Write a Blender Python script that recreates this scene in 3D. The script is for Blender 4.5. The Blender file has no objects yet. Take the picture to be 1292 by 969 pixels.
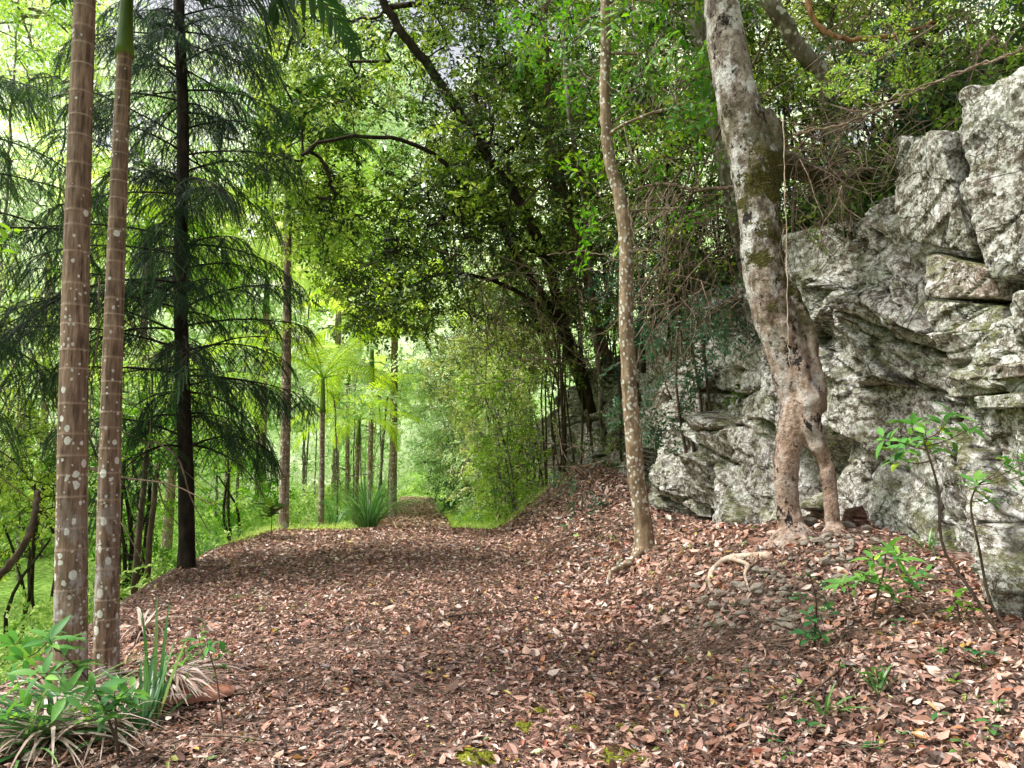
import bpy, math, random
import numpy as np
from mathutils import Vector

random.seed(11)
rng = np.random.default_rng(11)
R = math.radians
col = bpy.context.scene.collection
scene = bpy.context.scene

# ------------------------------------------------------------------ camera
FPX, W0, H0 = 940.0, 1292.0, 969.0
CAMZ = 1.6
TH = R(4.59)

def P(px, py, d):
    """a place seen at photo pixel (px,py) at distance d ahead"""
    u = (px - W0 / 2) / FPX
    v = (H0 / 2 - py) / FPX
    y = math.cos(TH) - v * math.sin(TH)
    z = math.sin(TH) + v * math.cos(TH)
    k = d / y
    return np.array([u * k, d, CAMZ + z * k])

cam_d = bpy.data.cameras.new("camera")
cam = bpy.data.objects.new("camera", cam_d)
col.objects.link(cam)
cam.location = (0, 0, CAMZ)
cam.rotation_euler = (math.pi / 2 + TH, 0, 0)
cam_d.sensor_width = 36
cam_d.lens = FPX / W0 * 36
cam_d.clip_end = 3000
cam_d.clip_start = 0.05
scene.camera = cam

# ------------------------------------------------------------------ numpy noise
def _h(ix, iy, iz, seed):
    with np.errstate(over='ignore'):
        n = (ix.astype(np.int64) * 374761393 + iy.astype(np.int64) * 668265263 + iz.astype(np.int64) * 2147483647 + seed * 974711) & 0xffffffff
        n = ((n ^ (n >> 13)) * 1274126177) & 0xffffffff
        n = ((n ^ (n >> 16)) * 2246822519) & 0xffffffff
        n = n ^ (n >> 15)
    return (n & 0xffffff) / float(0xffffff)

def vnoise(x, y, z=None, seed=0):
    x = np.asarray(x, float); y = np.asarray(y, float)
    z = np.zeros_like(x) if z is None else np.asarray(z, float)
    fx, fy, fz = np.floor(x), np.floor(y), np.floor(z)
    tx, ty, tz = x - fx, y - fy, z - fz
    tx = tx * tx * (3 - 2 * tx); ty = ty * ty * (3 - 2 * ty); tz = tz * tz * (3 - 2 * tz)
    r = 0
    for dx in (0, 1):
        wx = tx if dx else 1 - tx
        for dy in (0, 1):
            wy = ty if dy else 1 - ty
            for dz in (0, 1):
                wz = tz if dz else 1 - tz
                r = r + wx * wy * wz * _h(fx + dx, fy + dy, fz + dz, seed)
    return r * 2 - 1

def fbm(x, y, z=None, seed=0, o=4):
    r = 0; a = 1; f = 1; s = 0
    for i in range(o):
        r = r + a * vnoise(x * f, y * f, None if z is None else z * f, seed + i * 17)
        s += a; a *= .5; f *= 2.03
    return r / s

def voro(x, y, seed=0):
    """jittered cells: F1, F2, cell random a, b, c, offset from the centre"""
    x = np.asarray(x, float); y = np.asarray(y, float)
    fx, fy = np.floor(x), np.floor(y)
    f1 = np.full(x.shape, 9.); f2 = np.full(x.shape, 9.)
    ra = np.zeros(x.shape); rb = np.zeros(x.shape); rc = np.zeros(x.shape); ox = np.zeros(x.shape); oy = np.zeros(x.shape)
    o = np.zeros_like(fx)
    for i in (-1, 0, 1):
        for j in (-1, 0, 1):
            cx, cy = fx + i, fy + j
            px = cx + .1 + .8 * _h(cx, cy, o, seed + 1)
            py = cy + .1 + .8 * _h(cx, cy, o, seed + 2)
            d = np.hypot(x - px, y - py)
            m = d < f1
            f2 = np.where(m, f1, np.minimum(f2, d))
            f1 = np.where(m, d, f1)
            ra = np.where(m, _h(cx, cy, o, seed + 3), ra)
            rb = np.where(m, _h(cx, cy, o, seed + 4), rb)
            rc = np.where(m, _h(cx, cy, o, seed + 5), rc)
            ox = np.where(m, x - px, ox); oy = np.where(m, y - py, oy)
    return f1, f2, ra, rb, rc, ox, oy

def sm(a, b, x):
    t = np.clip((np.asarray(x, float) - a) / (b - a), 0, 1)
    return t * t * (3 - 2 * t)

# ------------------------------------------------------------------ mesh builder
class MB:
    def __init__(s):
        s.V = []; s.F = {3: [], 4: []}; s.T = []; s.n = 0; s.M = {3: [], 4: []}
    def add(s, V, F, tint=0.5, mi=0):
        V = np.asarray(V, float).reshape(-1, 3)
        if len(V) == 0: return
        F = np.asarray(F, int)
        t = np.broadcast_to(np.asarray(tint, float), (len(V),)) if np.ndim(tint) == 0 else np.asarray(tint, float)
        s.V.append(V); s.T.append(t)
        k = F.shape[1]
        s.F[k].append(F + s.n)
        s.M[k].append(np.full(len(F), mi, int))
        s.n += len(V)
    def more(s, F, base, mi=0):
        F = np.asarray(F, int); s.F[F.shape[1]].append(F + base); s.M[F.shape[1]].append(np.full(len(F), mi, int))
    def build(s, name, mats, parent=None, loc=(0, 0, 0), smooth=True):
        if not isinstance(mats, (list, tuple)): mats = [mats]
        org = np.array(parent.location if parent is not None and parent.parent is None else (parent['_w'] if parent is not None else loc), float)
        me = bpy.data.meshes.new(name)
        V = np.concatenate(s.V) - org
        me.vertices.add(len(V)); me.vertices.foreach_set('co', V.astype(np.float32).ravel())
        L = []; LS = []; MI = []; st = 0
        for k in (3, 4):
            if s.F[k]:
                F = np.concatenate(s.F[k]); L.append(F.ravel())
                LS.append(st + np.arange(len(F)) * k); st += len(F) * k
                MI.append(np.concatenate(s.M[k]))
        L = np.concatenate(L); LS = np.concatenate(LS); MI = np.concatenate(MI)
        me.loops.add(len(L)); me.loops.foreach_set('vertex_index', L.astype(np.int32))
        me.polygons.add(len(LS)); me.polygons.foreach_set('loop_start', LS.astype(np.int32))
        me.polygons.foreach_set('material_index', MI.astype(np.int32))
        me.polygons.foreach_set('use_smooth', np.full(len(LS), smooth))
        a = me.attributes.new('tint', 'FLOAT', 'POINT')
        a.data.foreach_set('value', np.concatenate(s.T).astype(np.float32))
        for m in mats: me.materials.append(m)
        me.update(calc_edges=True)
        o = bpy.data.objects.new(name, me); col.objects.link(o)
        if parent is not None:
            o.parent = parent
        else:
            o.location = org
        return o

def thing(name, label, cat, loc, group=None):
    o = bpy.data.objects.new(name, None); col.objects.link(o)
    o.empty_display_size = .1
    o.location = tuple(float(v) for v in loc)
    o['label'] = label; o['category'] = cat
    if group: o['group'] = group
    return o

def tag(o, label=None, cat=None, group=None, kind=None):
    if label: o['label'] = label
    if cat: o['category'] = cat
    if group: o['group'] = group
    if kind: o['kind'] = kind
    return o

def nrm(v):
    v = np.asarray(v, float)
    return v / np.maximum(np.linalg.norm(v, axis=-1, keepdims=True), 1e-9)

def tube(mb, pts, rad, k=6, tint=0.5, cap=True, wob=0.0, mi=0):
    pts = np.asarray(pts, float); n = len(pts)
    rad = np.broadcast_to(np.asarray(rad, float), (n,))
    d = np.gradient(pts, axis=0); d = nrm(d)
    ref = np.array([1., 0, 0]) if abs(d[0][0]) < .8 else np.array([0, 1., 0])
    u = np.zeros((n, 3)); c = ref
    for i in range(n):
        c = c - d[i] * np.dot(c, d[i]); c = c / max(np.linalg.norm(c), 1e-9); u[i] = c
    w = np.cross(d, u)
    a = np.arange(k) / k * 2 * math.pi
    rr = rad[:, None] * np.ones(k)
    if wob:
        rr = rr * (1 + wob * rng.uniform(-1, 1, (n, k)))
    V = pts[:, None, :] + rr[:, :, None] * (np.cos(a)[None, :, None] * u[:, None, :] + np.sin(a)[None, :, None] * w[:, None, :])
    V = V.reshape(-1, 3)
    i = np.arange(n - 1)[:, None] * k; j = np.arange(k)[None, :]; j2 = (j + 1) % k
    F = np.stack([i + j, i + j2, i + k + j2, i + k + j], -1).reshape(-1, 4)
    t = tint if np.ndim(tint) == 0 else np.repeat(np.asarray(tint, float), k)
    b = mb.n
    mb.add(V, F, t, mi)
    if cap:
        # end cap as a fan to a centre point
        m = mb.n
        tt = t if np.ndim(t) == 0 else t[-1]
        mb.add(np.array([pts[-1] + d[-1] * rad[-1] * .5, pts[0]]), np.array([[0, 0, 0]])[:0].reshape(0, 3), tt)
        e = b + (n - 1) * k
        mb.more(np.array([[e + q, e + (q + 1) % k, m] for q in range(k)]), 0, mi)
        mb.more(np.array([[b + (q + 1) % k, b + q, m + 1] for q in range(k)]), 0, mi)

def smooth_path(ctrl, n):
    """Catmull-Rom through control points"""
    c = [np.asarray(p, float) for p in ctrl]
    c = [2 * c[0] - c[1]] + c + [2 * c[-1] - c[-2]]
    out = []; m = len(c) - 3
    for q in np.linspace(0, m - 1e-6, n):
        i = int(q); t = q - i
        a, b, g, h = c[i], c[i + 1], c[i + 2], c[i + 3]
        out.append(.5 * ((2 * b) + (-a + g) * t + (2 * a - 5 * b + 4 * g - h) * t * t + (-a + 3 * b - 3 * g + h) * t ** 3))
    return np.array(out)

def lerp_list(vals, n):
    return np.interp(np.linspace(0, len(vals) - 1, n), np.arange(len(vals)), vals)

# ------------------------------------------------------------------ leaves
def frames(D, U):
    x = nrm(D); z = np.asarray(U, float); z = z - x * np.sum(x * z, -1, keepdims=True); z = nrm(z)
    y = np.cross(z, x)
    return np.stack([x, y, z], -1)      # columns

def inst(mb, TV, TF, Mx, T, tint, tt=None, mi=0):
    """copies of a template mesh (TV,TF) under matrices Mx (N,3,3) and offsets T"""
    N = len(T)
    if N == 0: return
    V = np.einsum('nij,vj->nvi', Mx, TV) + T[:, None, :]
    nv = len(TV)
    F = (TF[None] + (np.arange(N) * nv)[:, None, None]).reshape(-1, TF.shape[1])
    t = np.repeat(np.broadcast_to(np.asarray(tint, float), (N,)), nv)
    if tt is not None: t = t + np.tile(tt, N)
    mb.add(V.reshape(-1, 3), F, np.clip(t, 0, 1), mi)

def leaf_lo(w=.42, fold=.12, sag=.1):
    V = np.array([[0, 0, 0], [.42, w / 2, fold], [1, 0, -sag], [.42, -w / 2, fold]], float)
    return V, np.array([[0, 2, 1], [0, 3, 2]])

def leaf_hi(w=.36, fold=.10, sag=.18, n=5, stalk=.06):
    """lance-shaped leaf: folded midrib, curved down, pointed"""
    x = np.linspace(0, 1, n + 2)
    prof = np.sin(np.pi * np.clip(x, 0, 1) ** .85) ** .9 * w / 2
    V = []; 
    for i, xi in enumerate(x):
        zz = -sag * xi ** 2
        if i in (0, n + 1):
            V.append([xi + stalk, 0, zz])
        else:
            V += [[xi + stalk, prof[i], zz + fold * prof[i] / (w / 2)], [xi + stalk, 0, zz], [xi + stalk, -prof[i], zz + fold * prof[i] / (w / 2)]]
    F = []
    F += [[0, 2, 1], [0, 3, 2]]
    for i in range(n - 1):
        a = 1 + 3 * i; b = a + 3
        F += [[a, a + 1, b], [a + 1, b + 1, b], [a + 1, a + 2, b + 1], [a + 2, b + 2, b + 1]]
    a = 1 + 3 * (n - 1); e = a + 3
    F += [[a, a + 1, e], [a + 1, a + 2, e]]
    V = np.array(V, float)
    return V, np.array(F)

def rand_dirs(n, up=0.0):
    v = rng.normal(size=(n, 3)); v[:, 2] += up
    return nrm(v)

# spray = small twig with side twigs carrying leaves (local frame: x along)
def make_spray(nside=6, nleaf=5, L=.6, leaf=.075, w=.42, flat=.5, droop=.15, hi=False):
    LD, LT, LU, LS = [], [], [], []
    tw = MB()
    main = smooth_path([[0, 0, 0], [L * .4, random.uniform(-.04, .04), .03], [L * .75, random.uniform(-.08, .08), -.02], [L, random.uniform(-.1, .1), -droop * L]], 6)
    tube(tw, main, np.linspace(.005, .002, 6), 3, cap=False)
    for i in range(nside):
        t = .15 + .85 * i / max(nside - 1, 1)
        b = main[min(5, int(t * 5))] * (1 - (t * 5 - int(t * 5))) + main[min(5, int(t * 5) + 1)] * (t * 5 - int(t * 5))
        sd = (-1) ** i
        ang = random.uniform(.5, 1.1) * sd
        ln = L * random.uniform(.3, .55) * (1.15 - .6 * t)
        dr = np.array([math.cos(ang), math.sin(ang), random.uniform(-.35, .35) * flat])
        e = b + dr * ln
        e[2] -= droop * ln
        tube(tw, [b, (b + e) / 2 + [0, 0, .01], e], [.003, .0025, .0015], 3, cap=False)
        for k in range(nleaf):
            q = .15 + .85 * k / max(nleaf - 1, 1)
            p = b + (e - b) * q
            a2 = ang + random.uniform(.3, 1.2) * (-1) ** k
            d = np.array([math.cos(a2), math.sin(a2), random.uniform(-.7, .35)])
            LD.append(d); LT.append(p); LS.append(leaf * random.uniform(.65, 1.2))
            LU.append([random.uniform(-.6, .6), random.uniform(-.6, .6), 1])
    mx = frames(np.array(LD), np.array(LU)) * np.array(LS)[:, None, None]
    TV, TF = leaf_hi(w=w) if hi else leaf_lo(w=w)
    lv = MB()
    ti = rng.uniform(-.22, .22, len(LS))
    inst(lv, TV, TF, mx, np.array(LT), ti + .5)
    LV = np.concatenate(lv.V); LF = np.concatenate(lv.F[3])
    TWV = np.concatenate(tw.V); TWF = np.concatenate(tw.F[4])
    tt = np.repeat(ti, len(TV))
    return dict(V=LV, F=LF, t=tt, TV=TWV, TF=TWF, n=len(LS))

def place_sprays(leafmb, twigmb, sprays, T, D, scale=1.0, tint=None, upj=.7, twigs=True):
    T = np.asarray(T, float).reshape(-1, 3); D = np.asarray(D, float).reshape(-1, 3)
    N = len(T)
    if N == 0: return
    if tint is None: tint = .5 + rng.normal(0, .14, N)
    tint = np.broadcast_to(tint, (N,))
    U = np.array([0, 0, 1.]) + rng.normal(0, upj, (N, 3))
    sc = scale * rng.uniform(.75, 1.25, N)
    Mx = frames(D, U) * sc[:, None, None]
    which = rng.integers(0, len(sprays), N)
    for k, sp in enumerate(sprays):
        m = which == k
        if not m.any(): continue
        inst(leafmb, sp['V'], sp['F'], Mx[m], T[m], tint[m], sp['t'])
        if twigs and twigmb is not None:
            inst(twigmb, sp['TV'], sp['TF'], Mx[m], T[m], .5)

# ------------------------------------------------------------------ tree grown towards its foliage
def grow(trunk, trad, targets, step=.3, arch=.15, rt=.005, twig=.006, maxr=.5):
    trunk = np.asarray(trunk, float)
    pos = [p for p in trunk]; par = list(range(-1, len(trunk) - 1)); base_r = list(trad)
    dirs = list(nrm(np.gradient(trunk, axis=0)))
    cap = 200000
    A = np.zeros((len(trunk) + len(targets) * 14 + 10, 3)); A[:len(trunk)] = trunk; n = len(trunk)
    tg = np.asarray(targets, float)
    d0 = np.array([np.min(np.linalg.norm(trunk - t, axis=1)) for t in tg])
    order = np.argsort(d0)
    paths = []; cnt = {}
    tips = []; tipd = []
    for oi in order:
        t = tg[oi]
        dist = np.linalg.norm(A[:n] - t, axis=1)
        pen = dist + .35 * np.maximum(0, A[:n, 2] - t[2])
        k = int(np.argmin(pen)); L = dist[k]
        m = min(12, max(2, int(L / step)))
        p0 = A[k]; dd = dirs[k]; out = (t - p0) / max(L, 1e-6)
        c1 = p0 + (dd * .12 + out * .5 + np.array([0, 0, arch])) * L * .5
        c2 = t - (out * .5 + np.array([0, 0, -arch * .3])) * L * .5
        prev = k; path = [k]
        jit = rng.normal(0, .014 * L ** .5, (m, 3))
        for i in range(1, m + 1):
            s = i / m
            q = (1 - s) ** 3 * p0 + 3 * (1 - s) ** 2 * s * c1 + 3 * (1 - s) * s * s * c2 + s ** 3 * t
            if i < m: q = q + jit[i]
            A[n] = q; pos.append(q); par.append(prev)
            dirs.append(nrm(q - A[prev])); base_r.append(None)
            path.append(n); prev = n; n += 1
        paths.append(path); tips.append(t); tipd.append(dirs[-1])
        j = prev
        while j != -1 and j >= len(trunk):
            cnt[j] = cnt.get(j, 0) + 1; j = par[j]
    tubes = []
    for path in paths:
        pts = np.array([A[i] for i in path])
        r = np.array([rt * cnt.get(i, 1) ** .5 for i in path]) if True else None
        if path[0] < len(trunk):
            r[0] = min(r[1] * 1.25, base_r[path[0]] * .9)
        else:
            r[0] = min(r[0], r[1] * 1.3)
        tubes.append((pts, np.minimum(r, maxr)))
    return tubes, np.array(tips), np.array(tipd)
# ------------------------------------------------------------------ materials
def newmat(name):
    m = bpy.data.materials.new(name); m.use_nodes = True
    nt = m.node_tree; nt.nodes.clear()
    return m, nt

class NT:
    def __init__(s, nt): s.nt = nt
    def n(s, t, **kw):
        nd = s.nt.nodes.new(t)
        for k, v in kw.items(): setattr(nd, k, v)
        return nd
    def l(s, a, b): s.nt.links.new(a, b)
    def ramp(s, fac, stops, interp='LINEAR'):
        r = s.n('ShaderNodeValToRGB'); cr = r.color_ramp; cr.interpolation = interp
        while len(cr.elements) > 1: cr.elements.remove(cr.elements[-1])
        cr.elements[0].position = stops[0][0]; cr.elements[0].color = (*stops[0][1], 1)
        for p, c in stops[1:]:
            e = cr.elements.new(p); e.color = (*c, 1)
        s.l(fac, r.inputs[0]); return r.outputs[0]
    def frange(s, fac, a, b, c=0., d=1.):
        r = s.n('ShaderNodeMapRange'); r.inputs[1].default_value = a; r.inputs[2].default_value = b
        r.inputs[3].default_value = c; r.inputs[4].default_value = d; s.l(fac, r.inputs[0]); return r.outputs[0]
    def mix(s, f, a, b, mode='MIX'):
        m = s.n('ShaderNodeMix', data_type='RGBA', blend_type=mode)
        for sock, v in ((m.inputs[0], f), (m.inputs[6], a), (m.inputs[7], b)):
            if isinstance(v, (int, float)): sock.default_value = v
            elif isinstance(v, tuple): sock.default_value = (*v, 1)
            else: s.l(v, sock)
        return m.outputs[2]
    def math(s, op, a, b=None):
        m = s.n('ShaderNodeMath', operation=op)
        for i, v in enumerate((a, b)):
            if v is None: continue
            if isinstance(v, (int, float)): m.inputs[i].default_value = v
            else: s.l(v, m.inputs[i])
        return m.outputs[0]
    def noise(s, sc, det=4, vec=None, rough=.55, dist=0.):
        n = s.n('ShaderNodeTexNoise'); n.inputs['Scale'].default_value = sc; n.inputs['Detail'].default_value = det
        n.inputs['Roughness'].default_value = rough; n.inputs['Distortion'].default_value = dist
        s.l(vec if vec is not None else s.obj(), n.inputs['Vector']); return n.outputs[0]
    def vor(s, sc, vec=None, feat='F1', out='Distance', rnd=1.):
        n = s.n('ShaderNodeTexVoronoi', feature=feat); n.inputs['Scale'].default_value = sc
        n.inputs['Randomness'].default_value = rnd
        s.l(vec if vec is not None else s.obj(), n.inputs['Vector']); return n.outputs[out]
    def obj(s):
        if not hasattr(s, '_o'): s._o = s.n('ShaderNodeTexCoord').outputs['Object']
        return s._o
    def mapv(s, sc, vec=None, loc=(0, 0, 0), rot=(0, 0, 0)):
        m = s.n('ShaderNodeMapping'); m.inputs['Scale'].default_value = sc; m.inputs['Location'].default_value = loc
        m.inputs['Rotation'].default_value = rot
        s.l(vec if vec is not None else s.obj(), m.inputs['Vector']); return m.outputs[0]
    def attr(s, name='tint'):
        a = s.n('ShaderNodeAttribute', attribute_name=name); return a.outputs['Fac']
    def bump(s, h, st=.5, dist=.02):
        b = s.n('ShaderNodeBump'); b.inputs['Strength'].default_value = st; b.inputs['Distance'].default_value = dist
        s.l(h, b.inputs['Height']); return b.outputs[0]
    def out(s, colr, rough=.8, normal=None, spec=.3, trans=0., tcol=None, alpha=None):
        p = s.n('ShaderNodeBsdfPrincipled')
        if isinstance(colr, tuple): p.inputs['Base Color'].default_value = (*colr, 1)
        else: s.l(colr, p.inputs['Base Color'])
        if isinstance(rough, (int, float)): p.inputs['Roughness'].default_value = rough
        else: s.l(rough, p.inputs['Roughness'])
        p.inputs['Specular IOR Level'].default_value = spec
        if normal is not None: s.l(normal, p.inputs['Normal'])
        o = s.n('ShaderNodeOutputMaterial'); res = p.outputs[0]
        if trans > 0:
            t = s.n('ShaderNodeBsdfTranslucent')
            tc = tcol if tcol is not None else colr
            if isinstance(tc, tuple): t.inputs[0].default_value = (*tc, 1)
            else: s.l(tc, t.inputs[0])
            mx = s.n('ShaderNodeMixShader'); mx.inputs[0].default_value = trans
            s.l(p.outputs[0], mx.inputs[1]); s.l(t.outputs[0], mx.inputs[2]); res = mx.outputs[0]
        s.l(res, o.inputs[0])

def leaf_mat(name, stops, trans=.35, rough=.45, spec=.4, warm=1.15):
    m, nt = newmat(name); g = NT(nt)
    c = g.ramp(g.attr(), stops)
    hs = g.n('ShaderNodeHueSaturation'); hs.inputs['Hue'].default_value = .49; hs.inputs['Saturation'].default_value = 1.1
    hs.inputs['Value'].default_value = warm * 1.25; g.l(c, hs.inputs['Color'])
    g.out(c, rough, None, spec, trans, hs.outputs[0])
    return m

M = {}
M['leaf_dark'] = leaf_mat('dark_glossy_leaf', [(0, (.012, .026, .010)), (.3, (.032, .068, .016)), (.5, (.09, .17, .022)), (.68, (.20, .35, .04)), (1, (.54, .68, .14))], .38, .42)
M['leaf_teal'] = leaf_mat('blue_green_leaf', [(0, (.012, .045, .026)), (.5, (.04, .125, .06)), (1, (.12, .26, .13))], .25, .38)
M['leaf_fresh'] = leaf_mat('fresh_green_leaf', [(0, (.04, .13, .02)), (.5, (.12, .34, .035)), (1, (.36, .58, .06))], .45, .4)
M['leaf_lime'] = leaf_mat('lime_leaf', [(0, (.10, .24, .04)), (.35, (.27, .48, .07)), (.65, (.52, .72, .14)), (1, (.82, .90, .40))], .5, .5)
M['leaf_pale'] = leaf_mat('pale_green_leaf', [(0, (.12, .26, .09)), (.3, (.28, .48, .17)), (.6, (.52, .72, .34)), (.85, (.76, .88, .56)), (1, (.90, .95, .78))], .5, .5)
M['leaf_haze'] = leaf_mat('hazy_forest_leaf', [(0, (.22, .32, .16)), (.35, (.48, .62, .36)), (.6, (.74, .84, .60)), (.8, (.92, .95, .84)), (1, (.98, .98, .96))], .5, .6, .2)  # distance haze painted into the leaf colours: pale and washed out
M['leaf_under'] = leaf_mat('undergrowth_leaf', [(0, (.03, .09, .02)), (.3, (.10, .24, .045)), (.6, (.30, .50, .11)), (.85, (.62, .76, .30)), (1, (.85, .90, .62))], .45, .5, .3)
M['leaf_olive'] = leaf_mat('olive_shrub_leaf', [(0, (.04, .07, .018)), (.3, (.12, .20, .04)), (.6, (.34, .44, .09)), (.85, (.62, .68, .24)), (1, (.85, .85, .50))], .4, .45)
M['leaf_sap'] = leaf_mat('sapling_leaf', [(0, (.03, .12, .03)), (.5, (.10, .29, .065)), (.8, (.22, .46, .08)), (1, (.58, .72, .07))], .35, .5, .3)
M['leaf_seed'] = leaf_mat('seedling_leaf', [(0, (.02, .09, .035)), (.5, (.06, .22, .07)), (1, (.20, .45, .06))], .3, .35, .5)
M['needle'] = leaf_mat('conifer_needle', [(0, (.006, .018, .008)), (.45, (.018, .056, .020)), (.75, (.06, .15, .035)), (1, (.18, .34, .07))], .2, .5, .3)
M['palm_leaf'] = leaf_mat('palm_leaflet', [(0, (.03, .09, .015)), (.4, (.18, .36, .03)), (.7, (.46, .64, .07)), (1, (.76, .86, .22))], .5, .4)
M['palm_dark'] = leaf_mat('dark_palm_leaflet', [(0, (.008, .03, .008)), (.5, (.02, .07, .014)), (1, (.10, .22, .03))], .3, .4)
M['strap'] = leaf_mat('strap_leaf', [(0, (.02, .09, .03)), (.5, (.09, .26, .07)), (1, (.30, .50, .16))], .25, .35, .5)
M['dead_frond'] = leaf_mat('dead_frond', [(0, (.14, .08, .055)), (.5, (.40, .29, .23)), (1, (.72, .62, .55))], .15, .7, .2)
M['grass'] = leaf_mat('grass_blade', [(0, (.10, .26, .03)), (.5, (.36, .60, .08)), (1, (.72, .86, .28))], .4, .5)

def litter_mat():
    m, nt = newmat('fallen_leaf'); g = NT(nt)
    c = g.ramp(g.attr(), [(0, (.03, .02, .016)), (.12, (.09, .055, .044)), (.26, (.22, .125, .095)), (.40, (.42, .215, .155)), (.52, (.60, .34, .25)),
                          (.64, (.72, .48, .37)), (.74, (.86, .72, .62)), (.83, (.52, .17, .12)), (.90, (.62, .28, .10)), (.94, (.70, .46, .10)), (.965, (.60, .60, .16)), (.985, (.16, .38, .08)), (1, (.72, .62, .50))])
    n = g.noise(60, 3)
    c = g.mix(.35, c, g.ramp(n, [(.3, (.35, .35, .35)), (.7, (1, 1, 1))]), 'MULTIPLY')
    g.out(c, .36, None, .6, .1)
    return m
M['litter'] = litter_mat()

def ground_mat():
    m, nt = newmat('soil_and_litter'); g = NT(nt)
    v = g.mapv((1, 1, 1))
    cell = g.vor(26, v, out='Color')
    sep = g.n('ShaderNodeSeparateColor'); g.l(cell, sep.inputs[0])
    c = g.ramp(sep.outputs[0], [(0, (.035, .024, .018)), (.3, (.10, .065, .05)), (.6, (.25, .155, .12)), (.85, (.46, .33, .28)), (1, (.50, .28, .20))])
    big = g.noise(1.3, 4)
    c = g.mix(g.frange(big, .35, .7), c, g.mix(.5, c, (.035, .022, .016)))
    gcell = g.ramp(g.noise(9, 5), [(.3, (.06, .12, .02)), (.5, (.20, .36, .06)), (.7, (.45, .60, .16))])
    c = g.mix(g.attr(), c, gcell)
    h = g.math('ADD', g.math('MULTIPLY', g.vor(26, v), .6), g.noise(45, 5))
    g.out(c, .9, g.bump(h, .9, .03), .15)
    return m
M['ground'] = ground_mat()

def bark_mat(name, base, dark, light, moss=None, sc=14, lich=.0, lcol=(.6, .6, .56), mossr=(.55, .65), stretch=(1, 1, .25), bstr=.6, tintmul=False):
    m, nt = newmat(name); g = NT(nt)
    v = g.mapv(stretch)
    n1 = g.noise(sc, 6, v, .65)
    n2 = g.noise(sc * .35, 4)
    c = g.ramp(n1, [(.28, dark), (.48, base), (.72, light)])
    c = g.mix(g.frange(n2, .45, .62), c, g.mix(.55, c, dark))
    if lich:
        f = g.math('MULTIPLY', g.frange(g.vor(sc * 1.1, g.mapv((1, 1, .8)), 'SMOOTH_F1'), .34, .26), g.frange(g.noise(3.2, 3), .62 - lich * .3, .66 - lich * .3))
        c = g.mix(f, c, lcol)
    if moss:
        f = g.frange(g.noise(3.0, 5, None, .7), *mossr)
        c = g.mix(f, c, g.ramp(g.noise(60, 3), [(.35, tuple(x * .45 for x in moss)), (.65, moss)]))
    h = g.math('ADD', n1, g.math('MULTIPLY', g.noise(sc * 5, 4), .4))
    g.out(c, .85, g.bump(h, bstr, .015), .2)
    return m
M['bark_dark'] = bark_mat('dark_bark', (.035, .026, .018), (.012, .009, .007), (.09, .07, .05), (.06, .075, .015), mossr=(.58, .66))
M['bark_conifer'] = bark_mat('conifer_bark', (.022, .016, .012), (.008, .006, .005), (.06, .045, .032), None)
M['bark_grey'] = bark_mat('grey_mottled_bark', (.20, .17, .135), (.06, .05, .04), (.40, .38, .33), (.07, .08, .02), lich=.6, mossr=(.6, .68))
M['bark_tan'] = bark_mat('tan_slender_bark', (.28, .20, .125), (.10, .07, .045), (.46, .38, .27), (.12, .13, .035), sc=22, lich=.7, lcol=(.62, .62, .55), mossr=(.6, .7))
M['bark_mid'] = bark_mat('brown_bark', (.10, .07, .05), (.035, .026, .018), (.22, .17, .12), None)
M['vine'] = bark_mat('woody_vine', (.16, .11, .075), (.06, .04, .028), (.32, .25, .19), None, sc=30)
M['vine_orange'] = bark_mat('orange_brown_vine', (.34, .17, .075), (.12, .06, .03), (.50, .32, .18), None, sc=20)
M['twig'] = bark_mat('dead_twig', (.24, .17, .12), (.08, .055, .04), (.45, .37, .30), None, sc=40)
M['root'] = bark_mat('pale_root', (.56, .43, .33), (.22, .15, .11), (.76, .66, .56), None, sc=25)

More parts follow.
